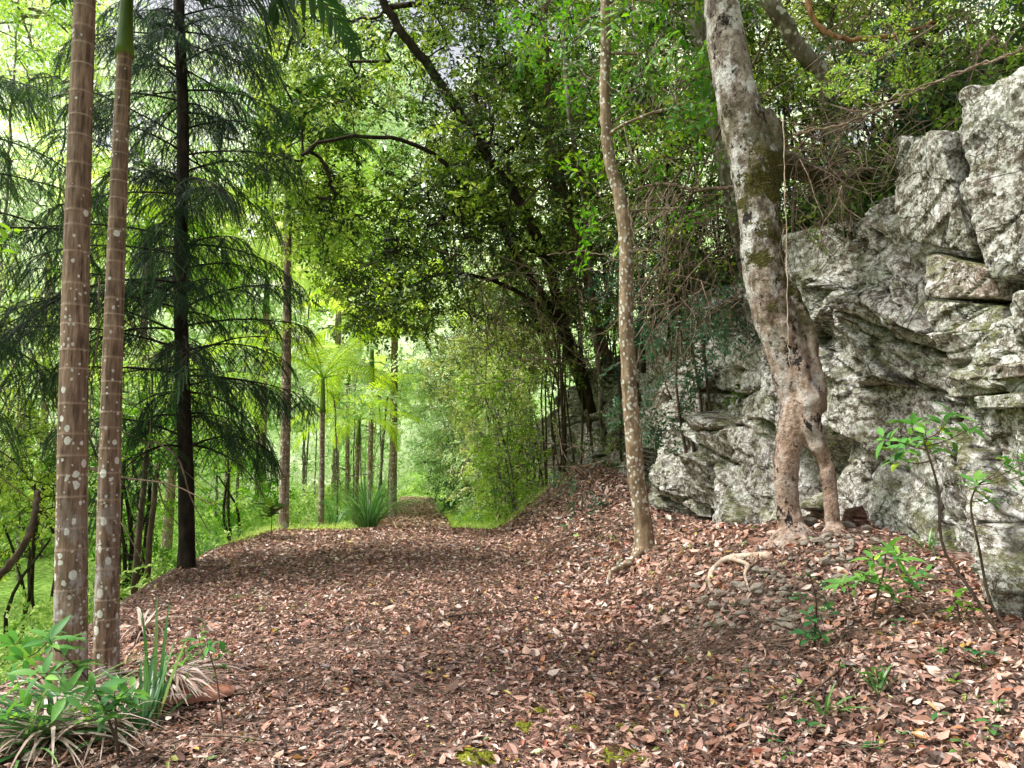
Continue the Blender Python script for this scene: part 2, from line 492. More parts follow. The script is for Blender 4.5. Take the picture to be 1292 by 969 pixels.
def main_tree_mat():
    m, nt = newmat('mottled_fig_bark'); g = NT(nt)
    sp = g.n('ShaderNodeSeparateXYZ'); g.l(g.obj(), sp.inputs[0])
    low = g.frange(sp.outputs[2], .7, 2.6)       # 0 low ... 1 high
    v = g.mapv((1, 1, .45))
    n1 = g.noise(13, 7, v, .68)
    clow = g.ramp(n1, [(.30, (.14, .085, .06)), (.42, (.38, .25, .18)), (.55, (.56, .42, .34)), (.70, (.74, .64, .56))])
    chigh = g.ramp(n1, [(.30, (.07, .055, .045)), (.44, (.22, .18, .15)), (.56, (.42, .37, .31)), (.72, (.70, .67, .61))])
    c = g.mix(low, clow, chigh)
    # white lichen sheets
    wf = g.math('MULTIPLY', g.frange(g.noise(4.5, 6, g.mapv((1, 1, .5), loc=(3, 1, 2)), .7), .52, .58), g.frange(sp.outputs[2], .3, 2.6, .25, 1.))
    c = g.mix(wf, c, g.ramp(g.noise(70, 3), [(.3, (.48, .47, .45)), (.6, (.80, .80, .79))]))
    # black blotches
    bf = g.frange(g.noise(6.5, 6, g.mapv((1, 1, .7), loc=(9, 4, 2)), .75), .57, .60)
    c = g.mix(bf, c, (.03, .025, .022))
    bf2 = g.frange(g.noise(19, 6, g.mapv((1, 1, .8), loc=(1, 7, 5)), .75), .60, .63)
    c = g.mix(g.math('MULTIPLY', bf2, .8), c, (.05, .04, .033))
    # moss along the right/camera side in the middle
    mz = g.math('MULTIPLY', g.frange(sp.outputs[2], 1.5, 2.0), g.frange(sp.outputs[2], 3.9, 3.3))
    mx = g.math('ADD', g.math('MULTIPLY', sp.outputs[0], 1.6), g.math('MULTIPLY', sp.outputs[2], .40))
    mf = g.math('ADD', g.noise(5, 6, None, .75), g.math('MULTIPLY', mx, .16))
    moss = g.math('MULTIPLY', g.frange(mf, .575, .63), mz)
    c = g.mix(moss, c, g.ramp(g.noise(90, 3), [(.35, (.025, .025, .008)), (.55, (.10, .095, .02)), (.75, (.19, .18, .04))]))
    fl = g.noise(20, 6, g.mapv((1, 1, 1.2), loc=(2, 2, 2)), .75)
    c = g.mix(.75, c, g.ramp(fl, [(.36, (.22, .18, .15)), (.46, (.8, .77, .74)), (.6, (1, 1, 1))]), 'MULTIPLY')
    h = g.math('ADD', g.math('ADD', n1, fl), g.math('MULTIPLY', g.noise(70, 5), .5))
    g.out(c, .85, g.bump(h, 1., .03), .2)
    return m
M['fig'] = main_tree_mat()

def palm_trunk_mat(name, lich=1.0, base=(.25, .165, .115), hi=(.45, .34, .26), dark=(.06, .04, .03), zfade=2.6):
    m, nt = newmat(name); g = NT(nt)
    sp = g.n('ShaderNodeSeparateXYZ'); g.l(g.obj(), sp.inputs[0])
    v = g.mapv((1, 1, .12))
    n1 = g.noise(45, 5, v, .6)
    c = g.ramp(n1, [(.3, dark), (.5, base), (.75, hi)])
    c = g.mix(g.frange(g.noise(7, 4, g.mapv((1, 1, .6))), .45, .7), c, g.mix(.5, c, (.035, .022, .018)))
    c = g.mix(g.math('MULTIPLY', g.attr(), .8), c, (.50, .38, .29))
    wavy = g.noise(30, 3, g.mapv((1, 1, .05)))
    c = g.mix(.5, c, g.ramp(wavy, [(.35, (.45, .42, .40)), (.6, (1, 1, 1))]), 'MULTIPLY')
    if lich:
        dens = g.frange(sp.outputs[2], .3, zfade + .8, .78, .12)
        f = g.vor(17, g.mapv((1, 1, .75)), out='Distance')
        col_ = g.vor(17, g.mapv((1, 1, .75)), out='Color')
        s2 = g.n('ShaderNodeSeparateColor'); g.l(col_, s2.inputs[0])
        sel = g.math('GREATER_THAN', dens, s2.outputs[0])
        rad = g.math('ADD', g.math('MULTIPLY', g.math('POWER', s2.outputs[1], 1.8), .34), g.math('MULTIPLY', g.noise(55, 5, None, .8), .34))
        spot = g.math('MULTIPLY', g.math('GREATER_THAN', rad, g.math('ADD', f, .06)), sel)
        c = g.mix(g.math('MULTIPLY', spot, .9), c, g.ramp(g.noise(120, 2), [(.3, (.50, .52, .46)), (.6, (.78, .78, .74))]))
        f3 = g.vor(36, g.mapv((1, 1, .8), loc=(3, 1, 0)), out='Distance'); c3 = g.n('ShaderNodeSeparateColor'); g.l(g.vor(36, g.mapv((1, 1, .8), loc=(3, 1, 0)), out='Color'), c3.inputs[0])
        sp3 = g.math('MULTIPLY', g.math('GREATER_THAN', g.math('MULTIPLY', dens, .6), c3.outputs[0]), g.math('GREATER_THAN', g.math('ADD', g.math('MULTIPLY', c3.outputs[1], .28), g.math('MULTIPLY', g.noise(70, 2), .28)), f3))
        c = g.mix(g.math('MULTIPLY', sp3, .8), c, (.62, .62, .58))
        # bluish white sheet low on the left side
        sh = g.math('MULTIPLY', g.frange(g.noise(6, 5, g.mapv((1, 1, .5)), .7), .50, .58), g.frange(sp.outputs[2], 1.5, .5))
        c = g.mix(g.math('MULTIPLY', sh, .7), c, (.52, .50, .52))
    g.out(c, .75, g.bump(g.math('ADD', n1, g.math('MULTIPLY', g.noise(90, 3), .4)), .5, .008), .3)
    return m
M['palm_trunk'] = palm_trunk_mat('ringed_palm_trunk', 1.0)
M['palm_far'] = palm_trunk_mat('pale_ringed_palm_trunk', 1.0, (.27, .18, .13), (.42, .32, .25), (.12, .08, .055), 3.5)

def simple_mat(name, stops, sc, rough=.6, stretch=(1, 1, 1), bstr=.3, spec=.3):
    m, nt = newmat(name); g = NT(nt); n = g.noise(sc, 5, g.mapv(stretch))
    g.out(g.ramp(n, stops), rough, g.bump(n, bstr, .01), spec); return m
M['crownshaft'] = simple_mat('green_crownshaft', [(.3, (.05, .10, .015)), (.55, (.13, .22, .03)), (.75, (.26, .34, .08))], 12, .4, (1, 1, .15))
M['sheath'] = simple_mat('dry_palm_sheath', [(.3, (.20, .075, .045)), (.5, (.40, .18, .12)), (.72, (.58, .33, .24))], 18, .45, (.2, 1, 1), .4)
M['moss'] = simple_mat('moss_cushion', [(.3, (.05, .055, .008)), (.5, (.17, .19, .02)), (.7, (.38, .38, .05))], 90, .95, (1, 1, 1), 1., .1)
M['stone'] = simple_mat('grey_stone', [(.3, (.10, .08, .065)), (.46, (.27, .225, .18)), (.58, (.42, .37, .31)), (.7, (.62, .59, .53))], 14, .85, (1, 1, 1), .8, .2)
M['slab_red'] = simple_mat('pinkish_slab', [(.3, (.06, .03, .025)), (.45, (.22, .13, .11)), (.58, (.38, .28, .24)), (.72, (.55, .48, .42))], 6, .85, (1, 1, 3), .9, .2)
M['stone_red'] = simple_mat('rusty_stone', [(.3, (.02, .010, .008)), (.5, (.07, .030, .022)), (.65, (.17, .095, .075)), (.8, (.4, .33, .28))], 12, .7, (1, 1, 3), .8, .3)
M['water'] = None

def water_mat():
    m, nt = newmat('creek_water'); g = NT(nt)
    c = g.ramp(g.noise(.8, 4), [(.35, (.36, .36, .31)), (.65, (.52, .52, .47))])
    g.out(c, .12, g.bump(g.noise(3, 3), .15, .02), .5); return m
M['water'] = water_mat()

def rock_mat(name, warm=0., lichen=1., seed=0., mossy=1., darker=1., red=0.):
    m, nt = newmat(name); g = NT(nt)
    o = (seed, seed * 1.7, seed * .6)
    # fracture coordinates: warped, tilted
    wv = g.n('ShaderNodeVectorMath', operation='ADD')
    nz = g.n('ShaderNodeTexNoise'); nz.inputs['Scale'].default_value = 1.6; nz.inputs['Detail'].default_value = 4
    g.l(g.obj(), nz.inputs['Vector'])
    sc = g.n('ShaderNodeVectorMath', operation='SCALE'); sc.inputs['Scale'].default_value = .35; g.l(nz.outputs['Color'], sc.inputs[0])
    g.l(g.mapv((1, 1, 1), loc=o), wv.inputs[0]); g.l(sc.outputs[0], wv.inputs[1]); V = wv.outputs[0]
    n1 = g.noise(3.2, 8, g.mapv((1, 1, 1), loc=o), .68)
    n2 = g.noise(26, 6, None, .7)
    c = g.ramp(g.math('ADD', g.math('MULTIPLY', n1, .6), g.math('MULTIPLY', n2, .4)),
               [(.34, (.09 * darker, .075 * darker, .06 * darker)), (.44, (.25 * darker, .22 * darker, .18 * darker)), (.53, (.46 * darker, .43 * darker, .39 * darker)), (.62, (.66, .645, .61))])
    if red: c = g.mix(red, c, g.ramp(n2, [(.35, (.10, .05, .04)), (.5, (.34, .21, .17)), (.65, (.55, .42, .36))]))
    # rust and purple-brown faces
    f = g.frange(g.noise(1.9, 5, g.mapv((1, 1, 1.6), loc=(o[0] + 4, 2, 7)), .65), .56, .63)
    c = g.mix(g.math('MULTIPLY', f, .55 + .3 * warm), c, g.ramp(n2, [(.3, (.07, .032, .022)), (.6, (.25, .14, .10))]))
    # green-grey algae film
    f = g.frange(g.noise(1.3, 5, g.mapv((1, 1, .7), loc=(o[0] + 1, 8, 3)), .6), .46, .60)
    c = g.mix(g.math('MULTIPLY', f, .6), c, g.ramp(n2, [(.3, (.13, .17, .10)), (.6, (.36, .43, .32))]))
    # bluish wash
    f = g.frange(g.noise(.9, 4, g.mapv((1, 1, 1), loc=(o[0] + 11, 1, 5))), .54, .64)
    c = g.mix(g.math('MULTIPLY', f, .45), c, (.36, .36, .42))
    # crustose lichen: rounded white / grey-green patches at three scales
    for (s_, th, n_off, cc, amt) in ((9, .50, 0, ((.40, .44, .37), (.66, .70, .60)), .8), (24, .47, 5, ((.52, .50, .46), (.82, .81, .77)), .9), (60, .52, 9, ((.58, .56, .52), (.85, .84, .80)), .9)):
        d = g.vor(s_, V, 'F1'); nn = g.noise(s_ * 2.2, 4, g.mapv((1, 1, 1), loc=(n_off, 0, 0)), .7)
        big = g.noise(2.3, 5, g.mapv((1, 1, 1), loc=(n_off * 3 + o[0], 2, 0)), .7)
        e = g.math('ADD', g.math('MULTIPLY', d, .55), g.math('MULTIPLY', nn, .55))
        f = g.math('MULTIPLY', g.frange(e, th, th - .05), g.frange(big, .535 - .10 * lichen, .58 - .10 * lichen))
        c = g.mix(g.math('MULTIPLY', f, amt), c, g.ramp(g.noise(110, 3), [(.35, cc[0]), (.6, cc[1])]))
    mot = g.ramp(g.math('ADD', g.math('MULTIPLY', g.noise(5.5, 7, g.mapv((1, 1, 1), loc=(o[0] + 2, 6, 4)), .75), .6), g.math('MULTIPLY', g.noise(34, 5, None, .75), .4)), [(.40, (.10, .08, .06)), (.49, (.48, .44, .40)), (.57, (1, 1, 1))])
    c = g.mix(.55, c, mot, 'MULTIPLY')
    # crisp salt-and-pepper crusts
    sk = g.noise(15, 9, g.mapv((1, 1, 1), loc=(o[0] + 6, 3, 8)), .82)
    zone = g.noise(1.7, 5, g.mapv((1, 1, 1), loc=(o[0] + 9, 13, 2)), .65)
    c = g.mix(g.math('MULTIPLY', g.frange(sk, .50, .46), g.frange(zone, .60, .45, .35, .95)), c, g.ramp(n2, [(.35, (.035, .028, .02)), (.6, (.13, .105, .075))]))
    c = g.mix(g.math('MULTIPLY', g.frange(sk, .525, .555), g.frange(zone, .40, .55, .35 + .2 * (lichen - 1), .9)), c, g.ramp(n2, [(.35, (.46, .45, .45)), (.6, (.82, .82, .81))]))
    # dark cracks and pits
    ck = g.vor(2.6, V, 'DISTANCE_TO_EDGE'); ck2 = g.vor(8.5, g.mapv((1, 1, 1.5), V), 'DISTANCE_TO_EDGE')
    crk = g.math('MAXIMUM', g.frange(ck, .0, .016), g.frange(g.noise(2.2, 3, g.mapv((1, 1, 1), loc=(1, 5, 9))), .47, .52)); crk2 = g.frange(ck2, .0, .03)
    brk = g.frange(g.noise(3.5, 3, g.mapv((1, 1, 1), loc=(5, 5, 5))),  .42, .47)
    cm = g.math('MULTIPLY', g.math('MAXIMUM', crk, .45), g.math('MAXIMUM', g.math('MAXIMUM', crk2, brk), .3))
    c = g.mix(g.math('SUBTRACT', 1., cm), c, (.018, .015, .011))
    # occlusion shade painted into cracks and hollows, from the mesh cavity value
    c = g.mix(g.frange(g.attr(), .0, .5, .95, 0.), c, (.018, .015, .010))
    # moss on ledges and in hollows
    geo = g.n('ShaderNodeNewGeometry'); sn = g.n('ShaderNodeSeparateXYZ'); g.l(geo.outputs['Normal'], sn.inputs[0])
    mm = g.math('ADD', g.math('MULTIPLY', sn.outputs[2], .14), g.noise(2.6, 6, g.mapv((1, 1, 1), loc=(o[0] + 20, 3, 1)), .72))
    c = g.mix(g.math('MULTIPLY', g.frange(mm, .60 - .03 * mossy, .66 - .03 * mossy), .85 * min(1, mossy)), c, g.ramp(g.noise(80, 3), [(.35, (.035, .04, .010)), (.55, (.12, .13, .025)), (.75, (.26, .28, .07))]))
    h = g.math('ADD', g.math('ADD', g.math('MULTIPLY', n1, 1.2), g.math('MULTIPLY', n2, .5)), g.math('ADD', g.math('MULTIPLY', cm, .8), g.math('MULTIPLY', g.vor(14, V), -.12)))
    g.out(c, .88, g.bump(h, .85, .03), .2)
    return m
M['cliff'] = rock_mat('lichened_cliff_rock', 0., 1.15, 0., .6, 1.0)
M['block_red'] = rock_mat('reddish_ledge_rock', 1.0, .5, 3.3, .8, 1., .7)
M['block'] = rock_mat('pale_lichened_block', .5, 1.6, 7.3, .35)
M['block2'] = rock_mat('layered_ledge_rock', 1.0, 1.0, 2.1, 1.)
# ------------------------------------------------------------------ light
SUN_EL, SUN_AZ = R(58), R(-95)     # azimuth measured from +Y towards +X : soft light from the open creek side, left
world = bpy.data.worlds.new("World"); scene.world = world; world.use_nodes = True
wn = NT(world.node_tree); world.node_tree.nodes.clear()
sky = wn.n('ShaderNodeTexSky', sky_type='NISHITA'); sky.sun_disc = False
sky.sun_elevation = SUN_EL; sky.sun_rotation = SUN_AZ; sky.dust_density = 4.; sky.air_density = 1.; sky.ozone_density = .6
hs = wn.n('ShaderNodeHueSaturation'); hs.inputs['Saturation'].default_value = .22; hs.inputs['Value'].default_value = 1.65
wn.l(sky.outputs[0], hs.inputs['Color'])
bg = wn.n('ShaderNodeBackground'); bg.inputs[1].default_value = .15
wn.l(hs.outputs[0], bg.inputs[0]); wo = wn.n('ShaderNodeOutputWorld'); wn.l(bg.outputs[0], wo.inputs[0])

sd = bpy.data.lights.new('sun', 'SUN'); sd.energy = 5.0; sd.angle = R(10); sd.color = (1.0, .965, .90)
so = bpy.data.objects.new('sun', sd); col.objects.link(so); so.location = (-10, 10, 30)
dv = Vector((math.sin(SUN_AZ) * math.cos(SUN_EL), math.cos(SUN_AZ) * math.cos(SUN_EL), math.sin(SUN_EL)))
so.rotation_euler = dv.to_track_quat('Z', 'Y').to_euler()

scene.view_settings.view_transform = 'Standard'; scene.view_settings.look = 'None'
scene.view_settings.exposure = 0; scene.view_settings.gamma = 1
scene.render.engine = 'CYCLES'
cy = scene.cycles
cy.max_bounces = 7; cy.diffuse_bounces = 4; cy.glossy_bounces = 2; cy.transmission_bounces = 5; cy.transparent_max_bounces = 4
cy.caustics_reflective = False; cy.caustics_refractive = False
cy.use_denoising = True

# ------------------------------------------------------------------ ground shape; s = sideways offset from the path line, y = distance along
K = .123
def X(s, y): return s - K * y

def Hc(y):       # height of the cliff top
    return 3.75 - .5 * sm(9, 18, y) - 1.6 * sm(18, 30, y)

def left_edge(y):
    return -2.65 - .35 * sm(5, 10, y) + .25 * sm(11, 14.5, y) - .8 * sm(16, 24, y)

def ground(s, y, rough=True):
    s = np.asarray(s, float); y = np.asarray(y, float)
    z = -.66 * sm(12.8, 20, y) - .42 * sm(20, 36, y) - 1.2 * sm(36, 48, y)
    # path camber
    z = z + .05 * np.exp(-((s + .3) / 1.4) ** 2)
    # left embankment down to the creek
    d = np.maximum(0, left_edge(y) - s)
    drop = 2.75 * (1 - np.exp(-(d / 2.6) ** 1.35)) * (1 - .55 * sm(12, 20, y))
    z = z - drop
    z = z + 12 * sm(-13, -45, s) + 26 * sm(-40, -120, s)
    # right bank
    z = z + .47 * sm(1.3, 3.5, s) + .36 * np.exp(-((y - 6.6) / 1.7) ** 2) * sm(1.9, 3.3, s)
    z = z + .78 * np.exp(-((y - 15.3) / 2.2) ** 2) * sm(1.3, 3.5, s)
    z = z + .5 * sm(16, 26, y) * sm(1.0, 3.2, s)
    # behind the cliff face
    near = sm(-3, 1.5, y)
    z = z + (Hc(y) - .75) * sm(4.55, 4.9, s) * near
    z = z + (np.clip(s - 4.7, 0, 22) * .72) * sm(-3, 1.5, y) + 14 * sm(26, 90, s)
    # valley closes ahead
    z = z + 16 * sm(55, 120, y) + 18 * sm(120, 400, y)
    z = z - 1.5 * sm(0, -40, y) * 0
    if rough:
        z = z + .035 * fbm(s * 1.6, y * 1.6, seed=3, o=4) * (1 + 3.4 * sm(1.2, 3, s) + 2 * sm(0, 1, d)) + .25 * fbm(s * .3, y * .3, seed=8, o=3) * sm(4.8, 8, np.abs(s + .5))
    return z

def gz(x, y): return float(ground(x + K * y, y))

def axis(parts):
    out = []
    for a, b, st in parts:
        out.append(np.arange(a, b, st))
    return np.concatenate(out + [[parts[-1][1]]])

SA = axis([(-420, -120, 30), (-120, -40, 8), (-40, -14, 2), (-14, -5, .4), (-5, -3.4, .12), (-3.4, 4.1, .06), (4.1, 5.2, .12), (5.2, 12, .4), (12, 40, 2), (40, 420, 20)])
YA = axis([(-160, -20, 20), (-20, 0, 2), (0, 2.6, .3), (2.6, 9, .06), (9, 16, .1), (16, 26, .25), (26, 60, 1), (60, 160, 6), (160, 900, 40)])
S2, Y2 = np.meshgrid(SA, YA)
Z2 = ground(S2, Y2)
greenness = np.clip(sm(14.2, 15.8, Y2) * sm(.5, 1.2, np.abs(S2 + .15) - .55 * sm(30, 14, Y2)) + sm(-3.6, -4.6, S2) * sm(7, 11, Y2) + sm(30, 40, Y2) + sm(-5, -7, S2) + .5 * sm(5.2, 6.5, S2), 0, 1)
greenness = np.clip(greenness + .25 * fbm(S2 * 1.2, Y2 * 1.2, seed=5) * (greenness > .02), 0, 1)
mb = MB()
nx, ny = len(SA), len(YA)
V = np.stack([X(S2, Y2), Y2, Z2], -1).reshape(-1, 3)
i = np.arange(ny - 1)[:, None] * nx; j = np.arange(nx - 1)[None]
F = np.stack([i + j, i + j + 1, i + nx + j + 1, i + nx + j], -1).reshape(-1, 4)
mb.add(V, F, greenness.ravel())
tag(mb.build('ground', M['ground']), kind='structure')

# creek: a still pale pool at the foot of the embankment
cb = MB()
ys = np.linspace(-5, 60, 60)
rows = []
for k, (sa) in enumerate(np.linspace(-6.2, -12.4, 8)):
    rows.append(np.stack([X(sa + .5 * np.sin(ys * .35) , ys), ys, np.full_like(ys, -2.42 + .004 * k * 0)], -1))
Vw = np.concatenate(rows); n = len(ys)
i = np.arange(7)[:, None] * n; j = np.arange(n - 1)[None]
cb.add(Vw, np.stack([i + j, i + n + j, i + n + j + 1, i + j + 1], -1).reshape(-1, 4), .5)
tag(cb.build('creek_water', M['water']), kind='structure')

# ------------------------------------------------------------------ the cliff face
CL = axis([(2.2, 3.4, .06), (3.4, 10.5, .019), (10.5, 14, .045), (14, 20, .08), (20, 34, .2)])
NV = 200
tv = np.linspace(0, 1.18, NV)
YY, TT = np.meshgrid(CL, tv)
low = .9 * sm(6.6, 6.0, YY)                       # lower where the separate blocks sit on top
topz = Hc(YY) + .1 + .25 * fbm(YY * .8, YY * 0, seed=31) - low * 1.55
botz = -.35 - .7 * sm(14, 20, YY)
tt = np.minimum(TT, 1)
ZZ = botz + (topz - botz) * tt
# warped fracture coordinates, beds dipping to the right
wx = .16 * fbm(YY * 1.1, ZZ * 1.1, seed=41); wz = .16 * fbm(YY * 1.1 + 9, ZZ * 1.1, seed=42)
a = (YY + wx) * math.cos(R(28)) + (ZZ + wz) * math.sin(R(28))
b = -(YY + wx) * math.sin(R(28)) + (ZZ + wz) * math.cos(R(28))
def facets(u, v, sx, sz, seed, amp, tilt, crack, cdep):
    f1, f2, ra, rb, rc, ox, oy = voro(u / sx, v / sz, seed)
    h = amp * (ra - .5) * 2 + tilt * ((rb - .5) * ox * sx + (rc - .5) * oy * sz) * 2
    e = f2 - f1
    return h - cdep * (1 - sm(0, crack, e)), e
h1, e1 = facets(a, b, 1.15, .62, 51, .13, .55, .035, .12)
h2, e2 = facets(a + .1 * h1, b, .42, .24, 61, .05, .50, .07, .05)
h3, e3 = facets(a, b, .15, .095, 71, .018, .5, .14, .014)
fine = .016 * fbm(YY * 7, ZZ * 7, seed=81, o=4) + .05 * fbm(YY * 1.3, ZZ * 1.3, seed=82, o=3)
calm = sm(.9, .35, ZZ) * .0
amt = .35 + .65 * sm(-.35, .25, fbm(YY * .7, ZZ * .7, seed=90, o=3))
def blur(a_, ny_, nz_):
    for ax_, m_ in ((1, ny_), (0, nz_)):
        for _ in range(m_):
            a_ = np.pad(a_, [(1, 1) if q_ == ax_ else (0, 0) for q_ in (0, 1)], mode='edge')
            n_ = a_.shape[ax_]
            a_ = (np.take(a_, range(0, n_ - 2), ax_) + 2 * np.take(a_, range(1, n_ - 1), ax_) + np.take(a_, range(2, n_), ax_)) / 4
    return a_
h1 = blur(h1, 3, 1); h2 = blur(h2, 1, 0)
disp = h1 + h2 * amt + h3 * amt + fine
# one long vertical cleft and overhang recess under the upper blocks
def cp(px, py):
    y_ = 3.9 * 940 / (px - 530); return y_, CAMZ + (560 - py) / 940 * y_
JOINTS = [([(1165, 440), (1170, 520), (1166, 600), (1172, 660), (1182, 735)], .022, .30), ([(1010, 372), (1070, 392), (1110, 430), (1168, 470)], .020, .20), ([(1040, 270), (1062, 312), (1110, 347), (1165, 368)], .018, .15),
          ([(1168, 485), (1135, 530), (1085, 560), (1062, 610)], .014, .12), ([(870, 492), (915, 500), (952, 488)], .024, .22), ([(945, 425), (948, 520), (972, 565)], .022, .18), ([(815, 600), (850, 645), (885, 662)], .03, .25),
          ([(1180, 640), (1235, 655), (1300, 662)], .014, .15), ([(880, 560), (930, 600), (962, 665)], .018, .14), ([(1062, 590), (1078, 700)], .018, .16), ([(715, 480), (738, 560)], .04, .2), ([(695, 540), (780, 520)], .04, .2),
          ([(1100, 330), (1135, 400), (1150, 470)], .012, .10), ([(1205, 520), (1230, 580), (1225, 650), (1240, 740)], .014, .14), ([(1120, 580), (1165, 570), (1210, 585)], .012, .10), ([(830, 520), (880, 545), (940, 535)], .02, .14), ([(1020, 440), (1060, 470), (1110, 480), (1160, 520)], .012, .1)]
cleft = np.zeros_like(YY); jd = np.zeros_like(YY)
wy_ = YY + .05 * fbm(YY * 4, ZZ * 4, seed=301, o=3); wz_ = ZZ + .05 * fbm(YY * 4 + 7, ZZ * 4, seed=302, o=3)
for pl, w_, dep in JOINTS:
    q_ = [cp(*v_) for v_ in pl]; best = np.full(YY.shape, 9.)
    for (y0_, z0_), (y1_, z1_) in zip(q_[:-1], q_[1:]):
        L2 = (y1_ - y0_) ** 2 + (z1_ - z0_) ** 2
        t_ = np.clip(((wy_ - y0_) * (y1_ - y0_) + (wz_ - z0_) * (z1_ - z0_)) / L2, 0, 1)
        best = np.minimum(best, np.hypot(wy_ - y0_ - t_ * (y1_ - y0_), wz_ - z0_ - t_ * (z1_ - z0_)))
    g_ = np.exp(-(best / w_) ** 2); cleft = np.maximum(cleft, g_); jd = np.maximum(jd, g_ * dep)
disp = disp - jd
# hollow behind the fork of the big tree
hol = np.exp(-(((YY - 7.52) / .26) ** 4 + ((ZZ - 1.28 + .5 * (YY - 7.52)) / .34) ** 4)); disp = disp - .8 * hol
# overhanging foot at the left near the slender tree
disp = disp - .35 * np.exp(-(((YY - 11.2) / .55) ** 2 + ((ZZ - .15) / .35) ** 2))
SS = 3.86 + .10 * ZZ - disp + .25 * sm(9, 13, YY) * 0
over = np.maximum(TT - 1, 0) / .18
SS = SS + over * 1.3 * (1.0) + .25 * over ** 2
ZZ = ZZ + over * .35 * (1 - .3 * fbm(YY * 2, over * 2, seed=95)) + low * over * .0
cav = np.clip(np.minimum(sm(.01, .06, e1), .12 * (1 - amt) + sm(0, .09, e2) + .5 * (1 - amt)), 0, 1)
cav = np.clip(cav * (1 - .9 * cleft) * (1 - .95 * hol), 0, 1)  # clefts and the hollow painted dark, as deep shade would look
V = np.stack([X(SS, YY), YY + .0 * SS, ZZ], -1).reshape(-1, 3)
nx = len(CL)
i = np.arange(NV - 1)[:, None] * nx; j = np.arange(nx - 1)[None]
F = np.stack([i + j, i + nx + j, i + nx + j + 1, i + j + 1], -1).reshape(-1, 4)
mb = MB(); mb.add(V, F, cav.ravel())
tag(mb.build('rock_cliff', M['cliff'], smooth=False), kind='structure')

# ------------------------------------------------------------------ separate blocks stacked on the cliff at the right
def hexa(name, c8, mat, label, cat='rock', n=30, amp=.05, seed=0, group=None, rnd=.10):
    """rock block from 8 corners: 0-3 bottom ring, 4-7 top ring; broken faces"""
    c = np.array(c8, float)
    g = np.linspace(0, 1, n)
    U, Vv = np.meshgrid(g, g)
    mb = MB(); cen = c.mean(0)
    size = np.linalg.norm(c.max(0) - c.min(0))
    def tri(u, v, w):
        u, v, w = u[..., None], v[..., None], w[..., None]
        bot = (1 - v) * ((1 - u) * c[0] + u * c[1]) + v * ((1 - u) * c[3] + u * c[2])
        top = (1 - v) * ((1 - u) * c[4] + u * c[5]) + v * ((1 - u) * c[7] + u * c[6])
        return (1 - w) * bot + w * top
    O = np.zeros_like(U); I = np.ones_like(U)
    faces = [(U, O, Vv, 0), (U, I, Vv, 1), (O, U, Vv, 1), (I, U, Vv, 0), (U, Vv, O, 1), (U, Vv, I, 0)]
    for (u, v, w, fl) in faces:
        # round the edges: pull coordinates towards a rounded box
        p = tri(u, v, w)
        uu = np.stack([u, v, w], -1) * 2 - 1
        e = np.sort(np.abs(uu), -1)[..., 1]          # second largest: 1 on edges
        e3 = np.sort(np.abs(uu), -1)[..., 0]
        pull = rnd * (np.clip((e - .8) / .2, 0, 1) ** 2) * .35 + rnd * np.clip((e3 - .7) / .3, 0, 1) ** 2 * .5
        p = p + (cen - p) * pull[..., None]
        q = p * 1.0
        d = nrm(p - cen)
        # facet-like displacement from three planar voronoi lookups
        f1, f2, ra, rb, rc, ox, oy = voro((q[..., 0] + .5 * q[..., 1]) * 3.1 + seed, (q[..., 2] * 1.4 + q[..., 1] * .9) * 3.1, 200 + seed)
        hh = amp * ((ra - .5) * .8 + (rb - .5) * ox + (rc - .5) * oy) - amp * .35 * (1 - sm(0, .06, f2 - f1))
        hh = hh + amp * 1.5 * fbm(q[..., 0] * 1.3, q[..., 1] * 1.3, q[..., 2] * 1.3, seed=seed + 77, o=3)
        hh = hh + amp * .6 * fbm(q[..., 0] * 3, q[..., 1] * 3, q[..., 2] * 3, seed=seed + 5) + amp * .25 * fbm(q[..., 0] * 14, q[..., 1] * 14, q[..., 2] * 14, seed=seed + 9, o=3)
        p = p + d * hh[..., None]
        i = np.arange(n - 1)[:, None] * n; j = np.arange(n - 1)[None]
        F = np.stack([i + j, i + j + 1, i + n + j + 1, i + n + j], -1).reshape(-1, 4)
        if fl: F = F[:, ::-1]
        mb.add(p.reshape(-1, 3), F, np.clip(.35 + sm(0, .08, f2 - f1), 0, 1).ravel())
    base = cen.copy(); base[2] = c[:, 2].min()
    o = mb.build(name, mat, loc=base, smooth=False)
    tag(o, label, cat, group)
    return o

def quad_block(name, f4, back, mat, label, **kw):
    """front face from four seen corners (px,py,d): bottom-left, bottom-right, top-right, top-left; extruded back"""
    f = [P(*q) for q in f4]
    bk = [p + np.array(back) + np.array([0, 0, -.05]) for p in f]
    return hexa(name, [f[0], f[1], bk[1], bk[0], f[3], f[2], bk[2], bk[3]], mat, label, **kw)

